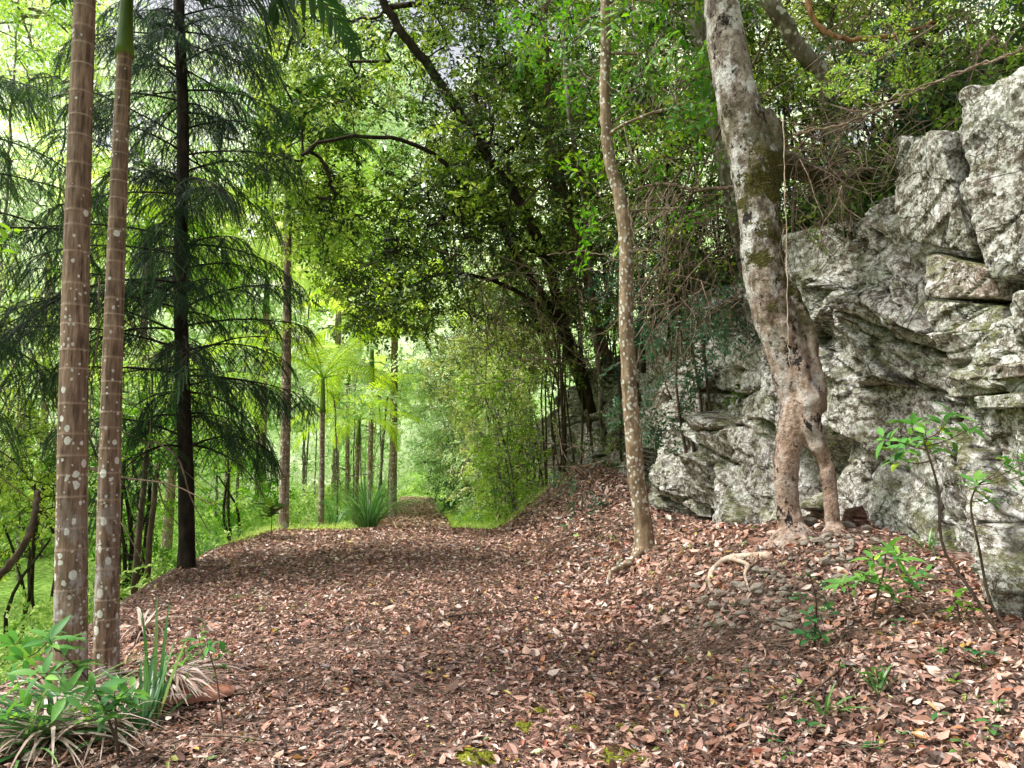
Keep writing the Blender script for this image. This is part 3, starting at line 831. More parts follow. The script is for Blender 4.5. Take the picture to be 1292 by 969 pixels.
quad_block('rock_block', [(1136, 300, 6.0), (1224, 330, 5.4), (1184, 164, 5.5), (1128, 172, 6.15)], (1.5, .5, .1), M['block'],
           'narrow pale lichen-covered rock block left of the long dark crack at the cliff top', seed=3, amp=.07, rnd=.07, n=40)
quad_block('rock_block', [(1243, 352, 5.25), (1345, 352, 4.75), (1345, 70, 4.75), (1199, 112, 5.45)], (1.5, .5, .15), M['block'],
           'big pale lichen-covered rock block at the top right right of the long dark crack', seed=5, amp=.085, n=60, rnd=.07)
quad_block('rock_slab', [(1160, 376, 5.75), (1262, 378, 5.2), (1250, 338, 5.2), (1170, 316, 5.9)], (1.0, .4, .05), M['block_red'],
           'reddish brown tilted rock slab wedged in the dark hollow under the top blocks', seed=8, amp=.05, n=22)
quad_block('rock_slab', [(1172, 424, 5.65), (1262, 418, 5.15), (1264, 381, 5.2), (1162, 379, 5.75)], (1.0, .4, 0), M['block2'],
           'pale rock slab directly under the reddish slab in the cliff', seed=11, amp=.06, n=24)
quad_block('rock_slab', [(1196, 456, 5.6), (1262, 450, 5.15), (1265, 414, 5.1), (1174, 420, 5.65)], (1.0, .4, 0), M['block2'],
           'lowest of the layered rock slabs above the mossy hollow in the cliff', seed=14, amp=.06, n=22)
quad_block('boulder', [(1278, 440, 4.95), (1360, 445, 4.6), (1360, 350, 4.6), (1264, 362, 5.1)], (1.0, .4, 0), M['block'],
           'rounded grey boulder at the right edge below the big top block', cat='boulder', seed=17, amp=.07, n=24, rnd=.3)
for q, (px, py, d, w, hgt, lab, mt) in enumerate([
        (1266, 470, 5.05, .17, .10, 'rust-brown angular rock chunk under the rounded boulder', 'block_red'),
        (1285, 505, 4.95, .26, .12, 'pale layered rock chunk low under the rounded boulder', 'block2'),
        (1238, 492, 5.3, .14, .08, 'small rusty rock wedge left of the layered chunk under the boulder', 'block_red')]):
    c = P(px, py, d); hexa('rock_chunk', [c + np.array(v) * [w / 2, .3, hgt / 2] for v in
        [(-1, -.6, -1), (.9, -1, -.7), (1.1, 1, -1), (-1, 1, -.8), (-.8, -.7, .7), (1, -1, 1.2), (.9, 1, 1), (-1.1, 1, .8)]], M[mt], lab, n=14, seed=31 + q, amp=.04)
# dark mossy shelf the blocks rest on (part of the cliff)
hexa_o = quad_block('rock_cliff_shelf', [(1120, 520, 6.25), (1400, 560, 4.55), (1400, 300, 4.75), (1120, 280, 6.5)], (1.6, .6, 0), M['cliff'], None, seed=41, amp=.12, n=60)
for k_ in ('category', 'label'):
    if k_ in hexa_o: del hexa_o[k_]
hexa_o.name = 'rock_cliff_core'
hexa_o['kind'] = 'structure'
for v in hexa_o.data.vertices: v.co.x += .50

c = P(1078, 650, 6.5)
hexa('rock_chunk', [c + np.array(v) * [.07, .10, .075] for v in
     [(-1, -1, -1.2), (1, -1, -.9), (1, 1, -1), (-1, 1, -1), (-.6, -1, .8), (.5, -1, 1.1), (.6, 1, 1), (-.7, 1, .8)]], M['stone_red'],
     'dark rusty red rock chunk in a niche right of the forked root', n=16, seed=47, amp=.05)

# ------------------------------------------------------------------ fallen leaves
def scatter_xy(n, y0, y1, s0, s1, dens=None):
    y = rng.uniform(y0, y1, n); s = rng.uniform(s0, s1, n)
    if dens is not None:
        k = rng.uniform(0, 1, n) < dens(s, y); y, s = y[k], s[k]
    return s, y

def cliff_s(y): return 3.75
LB = MB()
TVa, TFa = leaf_hi(w=.42, fold=.08, sag=.14, n=2, stalk=0)
TVb, TFb = leaf_hi(w=.50, fold=-.05, sag=-.20, n=2, stalk=0)
TVc, TFc = leaf_hi(w=.34, fold=.16, sag=.28, n=2, stalk=0)
def litter(n, y0, y1, s0, s1, size, lift=.02, tiltj=.33, dens=None, bright=0.):
    s, y = scatter_xy(n, y0, y1, s0, s1, dens)
    kz = (((s - 2.42) / .5) ** 2 + ((y - 5.55) / .55) ** 2 < 1) | (((s - 3.4) / .45) ** 2 + ((y - 6.45) / .45) ** 2 < 1)
    kp = ~kz | (rng.uniform(0, 1, len(s)) < .3)
    s, y = s[kp], y[kp]
    n = len(s); x = X(s, y)
    z = ground(s, y) + rng.uniform(.002, lift, n)
    e = .04
    dzx = (ground(s + e, y) - ground(s - e, y)) / (2 * e); dzy = (ground(s + K * e, y + e) - ground(s - K * e, y - e)) / (2 * e)
    nn = nrm(np.stack([-dzx, -dzy, np.ones(n)], -1)) + rng.normal(0, tiltj, (n, 3))
    az = rng.uniform(0, 2 * math.pi, n)
    D = np.stack([np.cos(az), np.sin(az), rng.normal(0, .12, n)], -1)
    sz = size * np.exp(rng.normal(0, .33, n))
    Mx = frames(D - nrm(nn) * np.sum(D * nrm(nn), -1, keepdims=True), nn) * sz[:, None, None]
    T = np.stack([x, y, z], -1) - Mx[:, :, 0] * .5
    # colour: patches of darker and pinker litter
    big = fbm(s * .9, y * .9, seed=21, o=3)
    t = np.clip(rng.beta(1.7, 1.8, n) * .86 + .12 * big + bright, .0, .80)
    sp = rng.uniform(0, 1, n)
    t = np.where(sp > .955, rng.uniform(.80, .995, n), t)
    wh = rng.integers(0, 3, n)
    for q, (tv_, tf_) in enumerate(((TVa, TFa), (TVb, TFb), (TVc, TFc))):
        m = wh == q
        inst(LB, tv_, tf_, Mx[m], T[m], t[m])
vis = lambda s, y: (np.abs(X(s, y)) < y * .74 + .4) * 1.0
patch = lambda s, y: vis(s, y) * (.55 + .9 * (fbm(s * 1.7, y * 1.7, seed=55, o=3) > -.12))
litter(26000, 2.9, 6.2, -3.6, 3.9, .038, .022, .32, patch)
litter(30000, 2.9, 6.4, -3.6, 3.9, .021, .018, .4, vis)
litter(16000, 6.4, 10, -3.9, 3.9, .028, .02, .4, vis)
litter(8000, 2.9, 6.6, 0.6, 3.9, .052, .045, .40, vis)
litter(2600, 2.9, 6.6, -3.6, 3.6, .066, .045, .30, vis)
litter(30000, 6.2, 10, -4.3, 3.95, .050, .035, .32, lambda s, y: vis(s, y))
litter(9000, 6.2, 10, 1.4, 3.95, .070, .05, .45)
litter(26000, 10, 16, -4.2, 3.95, .058, .045, .32)
litter(6000, 10, 20, 1.6, 3.95, .08, .06, .45)
litter(11000, 15, 38, -1.35, 1.25, .09, .05, .3, lambda s, y: (np.abs(s + .15) < .85 + .3 * sm(30, 14, y)) * 1., .14)  # far litter coloured paler, standing in for light on the path
litter(7000, 4, 16, 4.7, 9, .09, .08, .4)
tag(LB.build('fallen_leaves', M['litter'], smooth=False), kind='stuff', label='thick carpet of red brown fallen leaves over the path and banks', cat='leaf litter')

# fine twigs among the leaves
TB = MB()
def ground_twig(s, y, L, r, az, k=3, lift=.012, bend=.12, n=5, mbx=None, tint=.5):
    t = np.linspace(-.5, .5, n)
    dx, dy = math.cos(az), math.sin(az)
    cc = rng.normal(0, bend)
    px = X(s, y) + dx * t * L - dy * cc * L * (t * t - .1); py = y + dy * t * L + dx * cc * L * (t * t - .1)
    z = ground(px + K * py, py) + r + lift + rng.uniform(0, .012, n)
    tube(mbx if mbx is not None else TB, np.stack([px, py, z], -1), np.linspace(r, r * .55, n), k, tint, cap=False)
for _ in range(3200):
    y = random.uniform(3, 13) ** 1.0; s = random.uniform(-3.6, 3.7)
    if abs(X(s, y)) > .74 * y + .3: continue
    ground_twig(s, y, random.uniform(.08, .4), random.uniform(.0018, .0045), random.uniform(0, 6.28), 3, .026)
for _ in range(1300):
    y = random.uniform(4.5, 12); s = random.uniform(1.6, 3.8)
    ground_twig(s, y, random.uniform(.15, .6), random.uniform(.0015, .004), random.uniform(0, 6.28), 3, .03, .3)
for _ in range(700):
    y = random.uniform(4.2, 11); s = random.uniform(-4.0, -2.3)
    ground_twig(s, y, random.uniform(.15, .6), random.uniform(.0015, .004), random.uniform(0, 6.28), 3, .03, .3)
tag(TB.build('fallen_twigs', M['twig']), kind='stuff', label='fine dead twigs scattered through the leaf litter', cat='twigs')
# ================================================================== FOREGROUND PALMS
def ringed_trunk(mb, path_fn, L, r0, r1, ring0=.16, ring1=.085, k=22, step=.02, taperp=1., wob=.004, flare=.0, green_from=None):
    n = int(L / step)
    hs = np.linspace(0, L, n)
    rings = []; h = .08
    while h < L:
        rings.append(h); h += (ring0 + (ring1 - ring0) * h / L) * random.uniform(.6, 1.35)
    rings = np.array(rings)
    d = np.min(np.abs(hs[:, None] - rings[None]), axis=1)
    scar = np.clip(1 - d / max(.007, step * .7), 0, 1)
    below = np.array([((hs[i] - rings[rings <= hs[i]].max()) if (rings <= hs[i]).any() else 1) for i in range(n)])
    r = r0 + (r1 - r0) * (hs / L) ** taperp
    r = r + flare * np.exp(-hs / .12) + .0035 * scar - .0015 * np.exp(-below / .02)
    pts = np.array([path_fn(h / L) for h in hs])
    tube(mb, pts, r, k, scar, wob=wob)
    return pts, r

def frond_mesh(mb, rmb, base, az, L, elev, droop, nl=38, ll=.45, lw=.035, hang=.5, tint=.5, start=.12, roll=0., fwd=.55, seg=4, dry=0.):
    n = 26
    t = np.linspace(0, 1, n)
    ang = elev - droop * t ** 1.4
    ds = L / (n - 1)
    hx = np.concatenate([[0], np.cumsum(np.cos(ang[:-1]) * ds)]); hz = np.concatenate([[0], np.cumsum(np.sin(ang[:-1]) * ds)])
    cu = random.uniform(-.12, .12)
    ca, sa = math.cos(az), math.sin(az)
    side0 = np.array([-sa, ca, 0.])
    pts = np.array(base) + np.outer(hx, [ca, sa, 0]) + np.outer(hz, [0, 0, 1]) + np.outer(cu * hx ** 2 / L, side0)
    tube(rmb, pts, np.linspace(.016, .003, n) * (L / 2.2), 5, .6 if not dry else dry, cap=False)
    dirs = nrm(np.gradient(pts, axis=0))
    V = []; F = []; T = []; b = 0
    for sgn in (-1, 1):
        for q in range(nl):
            u = start + (1 - start) * (q + .5 * (sgn > 0)) / nl
            if u > .995: continue
            if dry and random.random() < .2: continue
            fi = u * (n - 1); i = int(fi); p = pts[i] + (pts[min(i + 1, n - 1)] - pts[i]) * (fi - i)
            d = dirs[i]; up = nrm(np.cross(d, side0)); 
            if up[2] < 0: up = -up
            side = side0 * sgn
            env = math.sin(math.pi * min(1, .12 + .86 * u)) ** .6 * (1 if u < .6 else 1 - .35 * (u - .6) / .4)
            l = ll * env * random.uniform(.85, 1.1)
            f = fwd + .35 * u + random.uniform(-.07, .07)
            dd = nrm(side * 1. + d * f + up * (.15 + random.uniform(-.1, .1)) + np.array([0, 0, -hang * .3]))
            cur = p.copy(); wv = nrm(np.cross(dd, up))
            prof = [0.45, 1., .8, .45, 0.03]
            tt = tint + random.uniform(-.12, .12)
            for k in range(seg + 1):
                w = lw * prof[min(4, int(round(k * 4 / seg)))] / 2
                V += [cur - wv * w, cur + wv * w]; T += [tt, tt]
                if k < seg:
                    F.append([b, b + 1, b + 3, b + 2]); b += 2
                    cur = cur + dd * (l / seg)
                    dd = nrm(dd + np.array([0, 0, -hang * (.35 + .3 * k)]) + (rng.normal(0, .25 * (dry > 0), 3)))
                else: b += 2
    if V: mb.add(np.array(V), np.array(F), np.clip(np.array(T), 0, 1))
    return pts

def palm(name, label, base, top, r0, r1, matk='palm_trunk', cat='palm tree', group=None, bow=(0, 0), shaft=.8, shaft_r=None, nfr=9, fl=2.0, ll=.5, lw=.04,
         leafm='palm_leaf', tint=.6, fr=None, ring=(.16, .09), k=22, step=.02, hang=.5, nl=38, flare=.01, cut=None, seg=4):
    base = np.array(base, float); top = np.array(top, float)
    t = thing(name, label, cat, base, group)
    L = np.linalg.norm(top - base)
    fn = lambda u: base + (top - base) * u + np.array([bow[0], bow[1], 0]) * math.sin(math.pi * u)
    mb = MB(); ringed_trunk(mb, fn, L, r0, r1, ring[0], ring[1], k, step, flare=flare)
    mb.build('trunk', M[matk], t)
    d = nrm(fn(1.) - fn(.97))
    if shaft:
        sr = shaft_r or r1 * 1.15
        mb = MB()
        tube(mb, [top - d * .01 + d * shaft * q for q in np.linspace(0, 1, 14)], [sr * (1.0 + .22 * math.exp(-q * 7) - .38 * q) for q in np.linspace(0, 1, 14)], 18, .5)
        mb.build('crownshaft', M['crownshaft'], t)
    ct = top + d * shaft
    rngs = fr if fr is not None else [(2 * math.pi * i / nfr * 1.0 + i * .37, random.uniform(.15, 1.25), fl * random.uniform(.85, 1.1)) for i in range(nfr)]
    for f in rngs:
        mb = MB()
        frond_mesh(mb, mb, ct, f[0], f[2], f[1], f[3] if len(f) > 3 else random.uniform(1.3, 2.1), nl, ll, lw, hang, (f[4] if len(f) > 4 else tint) + random.uniform(-.12, .12), seg=seg)
        mb.build('frond', M[leafm], t)
    return t

b = P(88, 905, 4.75); b[2] = gz(b[0], b[1]) - .05
top1 = P(104, -40, 4.78) + np.array([.02, 0, .8])
palm('palm_tree', 'thick ringed palm trunk with white lichen spots, leftmost of the two front palms', b, top1, .098, .058, bow=(-.03, 0), shaft=.8,
     fr=[(a, e, 2.6, 1.6, .35) for a, e in ((.4, .5), (1.7, .8), (2.6, .5), (3.6, .7), (4.6, .9), (5.5, .6))], leafm='palm_dark', ll=.6, lw=.045, ring=(.20, .12), hang=.5, k=28, step=.008)
b = P(134, 850, 5.25); b[2] = gz(b[0], b[1]) - .05
top2 = P(157, 68, 5.3)
t2 = palm('palm_tree', 'thinner ringed palm with green crownshaft, right of the two front palms', b, top2, .082, .050, bow=(-.02, 0), shaft=.8, shaft_r=.056,
     fr=[(-.25, .35, 1.9, 2.3, .25), (.25, .45, 1.8, 2.6, .25), (-.7, .3, 1.6, 2.4, .25), (.05, .05, 1.5, 1.7, .3), (.9, .75, 2.4, 1.9, .3), (2.4, .8, 2.4, 1.4, .3), (3.5, .7, 2.4, 1.5, .3), (4.9, .8, 2.2, 1.5, .3), (5.9, .95, 2.4, 1.5, .3)],
     leafm='palm_dark', ll=.55, lw=.045, ring=(.17, .10), k=26, step=.008)
# drooping dark frond hanging into the top of the view belongs to a palm whose trunk stands behind the conifer
# ------------------------------------------------------------------ middle-distance palms
def gpt(px, d, dz=0.):
    x = (px - W0 / 2) / FPX * d
    return np.array([x, d, gz(x, d) + dz])

palm('palm_tree', 'tall slim banded palm right of the dark conifer, green shaft below its crown', gpt(361, 14.6), P(363, 292, 14.6), .10, .075, 'palm_far', shaft=1.75, nfr=9, fl=2.3, ll=.6, lw=.05,
     leafm='palm_dark', tint=.72, ring=(.16, .12), k=14, step=.03, bow=(.02, 0), hang=.7)
palm('palm_tree', 'young slim palm with fountain of fronds, between tall banded palm and grass tussock', gpt(408, 15.4), P(407, 520, 15.4), .065, .05, 'palm_far', shaft=.7, nfr=12, fl=2.3, ll=.5, lw=.032,
     leafm='palm_leaf', tint=.62, nl=30, ring=(.12, .10), k=12, step=.03, hang=.6)
palm('palm_tree', 'stout pale palm trunk with arching bright fronds, left of the distant path', gpt(497, 23), P(498, 425, 23), .125, .105, 'palm_far', shaft=1.3, nfr=11, fl=2.9, ll=.7, lw=.06,
     tint=.75, ring=(.18, .14), k=12, step=.05, hang=.8)
palm('palm_tree', 'reddish slim palm just left of the stout pale palm', gpt(468, 22), P(469, 470, 22), .08, .07, 'palm_far', shaft=1.0, nfr=10, fl=2.7, ll=.65, lw=.055, tint=.7, ring=(.2, .15), k=10, step=.05, hang=.7)
palm('palm_tree', 'low palm with bright yellow green fronds beside the far path entrance', gpt(450, 19), P(452, 560, 19), .06, .05, 'palm_far', shaft=.6, nfr=11, fl=2.2, ll=.5, lw=.035, tint=.68, ring=(.2, .15), k=10, step=.05, hang=.6, nl=30)
palm('palm_tree', 'short reddish palm between young slim palm and the reddish pair', gpt(440, 24), P(439, 485, 24), .07, .06, 'palm_far', shaft=1.0, nfr=10, fl=2.4, ll=.6, lw=.055, tint=.85, ring=(.2, .15), k=10, step=.05, hang=.6, leafm='leaf_lime')
palm('palm_tree', 'far pale palm behind the hanging conifer branches with huge lime fronds', gpt(333, 26), P(336, 395, 26), .13, .11, 'palm_far', shaft=1.2, nfr=12, fl=3.6, ll=.9, lw=.08, tint=.9, ring=(.2, .15), k=10, step=.06, hang=.6, leafm='leaf_lime')
for k_, (px, d, py, tn) in enumerate([(180, 23, 330, .75), (60, 26, 250, .8), (290, 30, 300, .9), (425, 30, 330, .85), (590, 38, 420, .85), (215, 17, 560, .6), (470, 46, 500, .9)]):
    lab = 'bright green palm deep in the valley forest behind the front trees'
    palm('palm_tree', lab, gpt(px, d), P(px + 4, py, d), .13, .10, 'palm_far', group='palms deep in the valley forest', shaft=1.1, nfr=10, fl=3.0, ll=.8, lw=.08,
         tint=tn, ring=(.3, .2), k=8, step=.12, hang=.6, nl=26, leafm='leaf_lime' if k_ % 2 else 'palm_leaf', seg=3)


# ================================================================== CONIFERS
def needle_template(L=.34, n=70, nl=.026):
    V = []; F = []; T = []; b = 0
    for i in range(n):
        u = i / n; a = i * 2.4
        p = np.array([u * L, 0, -.10 * L * u * u])
        d = nrm(np.array([random.uniform(.1, .9), math.cos(a) * .9, math.sin(a) * .7]))
        w = nrm(np.cross(d, [0.3, .2, 1])) * .0050
        l = nl * random.uniform(.8, 1.2) * (1 - .35 * u)
        V += [p - w, p + w, p + d * l]; F.append([b, b + 1, b + 2]); b += 3
        T += [random.uniform(-.15, .15)] * 3
    return np.array(V), np.array(F), np.array(T)
NTS = [needle_template() for _ in range(3)]

def conifer(name, label, base, top, r0, r1, h0, h1, blen, whorl=.42, per=5, dens=1., group=None, droop=.9, tint=.42):
    base = np.array(base, float); top = np.array(top, float)
    t = thing(name, label, 'conifer', base, group)
    H = np.linalg.norm(top - base); fn = lambda h: base + (top - base) * (h / H)
    mb = MB(); n = 60
    hs = np.linspace(0, H, n)
    tube(mb, [fn(h) + np.array([.02 * math.sin(h * 1.3), .02 * math.cos(h * 1.1), 0]) for h in hs], np.linspace(r0, r1, n) + .03 * np.exp(-hs / .2), 12, .5, wob=.05)
    mb.build('trunk', M['bark_conifer'], t)
    bm = MB(); T = []; D = []; TT = []
    h = h0
    while h < h1:
        f = (h - h0) / (h1 - h0)
        Lb = blen * (math.sin(math.pi * (.28 + .62 * f))) ** .7
        a0 = random.uniform(0, 6.28)
        for q in range(per):
            if random.random() < .14: continue
            az = a0 + q * 2 * math.pi / per + random.uniform(-.35, .35)
            L = Lb * random.choice((random.uniform(.35, .8), random.uniform(.8, 1.25)))
            el = random.uniform(-.15, .5); dr = droop * random.uniform(.4, 1.5)
            m = 16; u = np.linspace(0, 1, m); ang = el - dr * u ** 1.3
            if f < .12: ang = ang - .35 * u
            hx = np.concatenate([[0], np.cumsum(np.cos(ang[:-1]) * L / (m - 1))]); hz = np.concatenate([[0], np.cumsum(np.sin(ang[:-1]) * L / (m - 1))])
            cu = random.uniform(-.2, .2)
            p0 = fn(h + random.uniform(-.1, .1))
            dx = np.array([math.cos(az), math.sin(az), 0]); sd = np.array([-dx[1], dx[0], 0])
            pts = p0 + np.outer(hx, dx) + np.outer(hz, [0, 0, 1]) + np.outer(cu * hx ** 2 / L, sd)
            tube(bm, pts, np.linspace(.017, .003, m), 4, .5, cap=False)
            if random.random() > dens: continue
            ns = int(L / .075)
            for i in range(ns):
                uu = .16 + .84 * (i + random.random() * .6) / ns
                fi = min(uu * (m - 1), m - 1.001); ii = int(fi); p = pts[ii] + (pts[ii + 1] - pts[ii]) * (fi - ii)
                d = nrm(pts[ii + 1] - pts[ii]); sg = (-1) ** i
                sl = (.25 + .55 * math.sin(math.pi * min(1, uu * .9 + .08))) * random.uniform(.6, 1.1) * min(1, L / 1.6)
                k2 = 5; cur = p; dd = nrm(d * .7 + sd * sg * random.uniform(.5, 1.) + np.array([0, 0, random.uniform(-.35, .1)]))
                sp = [cur]
                for kk in range(k2):
                    cur = cur + dd * sl / k2; sp.append(cur); dd = nrm(dd + np.array([0, 0, -.30]))
                tube(bm, np.array(sp), np.linspace(.005, .0015, k2 + 1), 3, .5, cap=False)
                for kk in range(1, k2 + 1):
                    for rep in range(2 if kk < k2 else 1):
                        s2 = (-1) ** (kk + rep)
                        dv_ = nrm((sp[kk] - sp[kk - 1]) * 8 * (1 / max(sl, .1)) * .25 + np.cross((sp[kk] - sp[kk - 1]), [0, 0, 1]) * s2 * 3 / max(sl, .1) + np.array([0, 0, -random.uniform(.1, .9)]))
                        T.append(sp[kk]); D.append(dv_); TT.append(tint + random.uniform(-.25, .22) + .18 * (uu > .85))
        h += whorl * random.uniform(.75, 1.25)
    bm.build('branches', M['bark_conifer'], t)
    lb = MB(); T = np.array(T); D = np.array(D); TT = np.array(TT)
    wh = rng.integers(0, 3, len(T))
    for k in range(3):
        m = wh == k
        Mx = frames(D[m], rng.normal(0, 1, (m.sum(), 3)) + [0, 0, 1]) * rng.uniform(.45, .9, m.sum())[:, None, None]
        inst(lb, NTS[k][0], NTS[k][1], Mx, T[m], TT[m], NTS[k][2])
    lb.build('foliage', M['needle'], t)
    return t
b = gpt(241, 9.6, -.1)
conifer('conifer', 'dark conifer with hanging feathery branches in front of the bright valley', b, P(224, -260, 9.6), .10, .055, 1.7, 8.2, 1.95, whorl=.29, per=5, tint=.34, dens=.9, droop=.75)
b = gpt(-95, 8.4, -.1)
conifer('conifer', 'conifer at the left edge reaching long dark branches behind the front palms', b, P(-100, -250, 8.4), .10, .06, 2.6, 8.4, 2.3, whorl=.5, per=4, dens=.6, tint=.6)

# ================================================================== BROADLEAF SPRAYS
SP = {
 'small': [make_spray(6, 5, .50, .088, .50) for _ in range(4)],
 'mid': [make_spray(6, 5, .60, .115, .42) for _ in range(4)],
 'big': [make_spray(6, 5, .9, .20, .42) for _ in range(4)],
 'huge': [make_spray(6, 5, 1.7, .42, .45) for _ in range(4)],
 'fine': [make_spray(7, 6, .42, .05, .50) for _ in range(4)],
 'hi': [make_spray(6, 5, .48, .085, .44, hi=True) for _ in range(4)],
 'big_hi': [make_spray(5, 4, .42, .11, .40, hi=True) for _ in range(3)],
}

def tree(name, label, trunks, targets, leafm, bark, spray='small', sc=1., per=1, cat='tree', group=None, tint=.5, tj=.14, rt=.005, arch=.12, loc=None, twigs=True, droop=-.25, step=.3, k=7, crown=True, twob=.0, tgrad=None, maxr=.2, jit=.22):
    """trunks: list of (points, radii); targets (N,3): where twigs carry leaves"""
    loc = trunks[0][0][0] if loc is None else loc
    t = thing(name, label, cat, loc, group)
    tb = MB(); allp = []; allr = []
    for pts, rad in trunks:
        tube(tb, pts, rad, max(k, 6) if np.max(rad) < .09 else max(k, 12), .5, wob=twob)
    tb.build('trunk', bark, t)
    if targets is None or len(targets) == 0: return t
    bm = MB()
    # each target goes to its nearest trunk
    T = np.asarray(targets)
    dist = np.stack([np.min(np.linalg.norm(T[:, None] - np.asarray(p)[None], axis=2), 1) for p, _ in trunks])
    own = np.argmin(dist, 0)
    tips = []; dirs = []
    for i, (pts, rad) in enumerate(trunks):
        m = own == i
        if not m.any(): continue
        tubes, tp, td = grow(pts, np.broadcast_to(rad, (len(pts),)), T[m], step, arch, rt)
        for p_, r_ in tubes: tube(bm, p_, r_, 4 if r_[0] < .015 else 6, .5, cap=False)
        tips.append(tp); dirs.append(td)
    tips = np.concatenate(tips); dirs = np.concatenate(dirs)
    lb = MB()
    Tt = np.repeat(tips, per, 0); Dd = np.repeat(dirs, per, 0)
    N = len(Tt)
    Dd = nrm(Dd * .8 + rng.normal(0, .55, (N, 3)) + [0, 0, droop])
    Tt = Tt + rng.normal(0, jit * (per > 1), (N, 3)) * sc - Dd * .1
    tn = tint + rng.normal(0, tj, N)
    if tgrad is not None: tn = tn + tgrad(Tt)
    place_sprays(lb, bm if twigs else None, SP[spray], Tt, Dd, sc, tn)
    if bm.n: bm.build('branches', bark, t)
    if crown: lb.build('crown', M[leafm], t)
    return t

def trunk_path(ctrl, r0, r1, n=None, wig=.02, p=1.):
    c = [np.asarray(q, float) for q in ctrl]
    L = sum(np.linalg.norm(c[i + 1] - c[i]) for i in range(len(c) - 1))
    n = n or max(8, int(L / .22))
    pts = smooth_path(c, n)
    pts[1:-1] += rng.normal(0, wig, (n - 2, 3)) * .5
    u = np.linspace(0, 1, n)
    return pts, r0 + (r1 - r0) * u ** p

def img_targets(n, box, d0, d1, seed=0, thr=-.1, sc=2.2, poly=None):
    """foliage points inside a volume given by a view cone and a depth range, thinned by clumpy noise"""
    out = []
    while len(out) < n:
        px = random.uniform(box[0], box[2]); py = random.uniform(box[1], box[3])
        d = random.uniform(d0, d1)
        if poly is not None and not poly(px, py): continue
        p = P(px, py, d)
        if float(vnoise(p[0] * sc, p[1] * sc * .6, p[2] * sc, seed=seed + 100)) < thr * random.uniform(.3, 1.6): continue
        if p[2] < gz(p[0], p[1]) + .15: continue
        out.append(p)
    return np.array(out)

def ell_targets(n, c, r, seed=0, thr=-.15, sc=1.1, shell=.35):
    out = []; c = np.array(c, float); r = np.array(r, float)
    while len(out) < n:
        v = rng.normal(size=3); v /= np.linalg.norm(v); q = random.uniform(shell, 1) ** .6
        p = c + v * r * q
        if float(vnoise(p[0] * sc, p[1] * sc, p[2] * sc, seed=seed + 300)) < thr: continue
        if p[2] < gz(p[0], p[1]) + .1: continue
        out.append(p)
    return np.array(out)

# ------------------------------------------------------------------ slender tree in front of the cliff
c = [P(812, 700, 8.5), P(812, 672, 8.5), P(803, 600, 8.5), P(795, 500, 8.5), P(790, 400, 8.5), P(790, 320, 8.5), P(785, 262, 8.5), P(770, 205, 8.5), P(764, 150, 8.5), P(764, 60, 8.5), P(763, -60, 8.5), P(770, -200, 8.6)]
c[0][2] = gz(c[0][0], c[0][1]) - .08
pts, rad = trunk_path(c, .105, .052, 70, .008)
rad = rad + .06 * np.exp(-np.linspace(0, 7, 70) / .35) + .012 * np.exp(-((np.linspace(0, 1, 70) - .52) / .03) ** 2)
rootp = smooth_path([P(812, 690, 8.45), P(800, 705, 8.35), P(782, 716, 8.15), P(765, 724, 7.9)], 10)
for q in range(10): rootp[q, 2] = max(rootp[q, 2], gz(rootp[q, 0], rootp[q, 1]) + .005) if q < 9 else gz(rootp[q, 0], rootp[q, 1]) - .02
rootb = smooth_path([P(818, 690, 8.5), P(828, 694, 8.4), P(838, 703, 8.3)], 6)
tg = np.concatenate([img_targets(80, (655, -120, 960, 120), 7.8, 9.8, 2, -.1), img_targets(30, (740, 60, 900, 300), 8.2, 10.2, 3, 0.)])
tree('tree', 'slender pale tan tree with a kinked trunk in front of the cliff', [(pts, rad), (rootp, np.linspace(.06, .02, 10)), (rootb, np.linspace(.06, .03, 6))], tg, 'leaf_fresh', M['bark_tan'], 'hi', 1.05, 1,
     tint=.42, rt=.004, k=14, twob=.03)

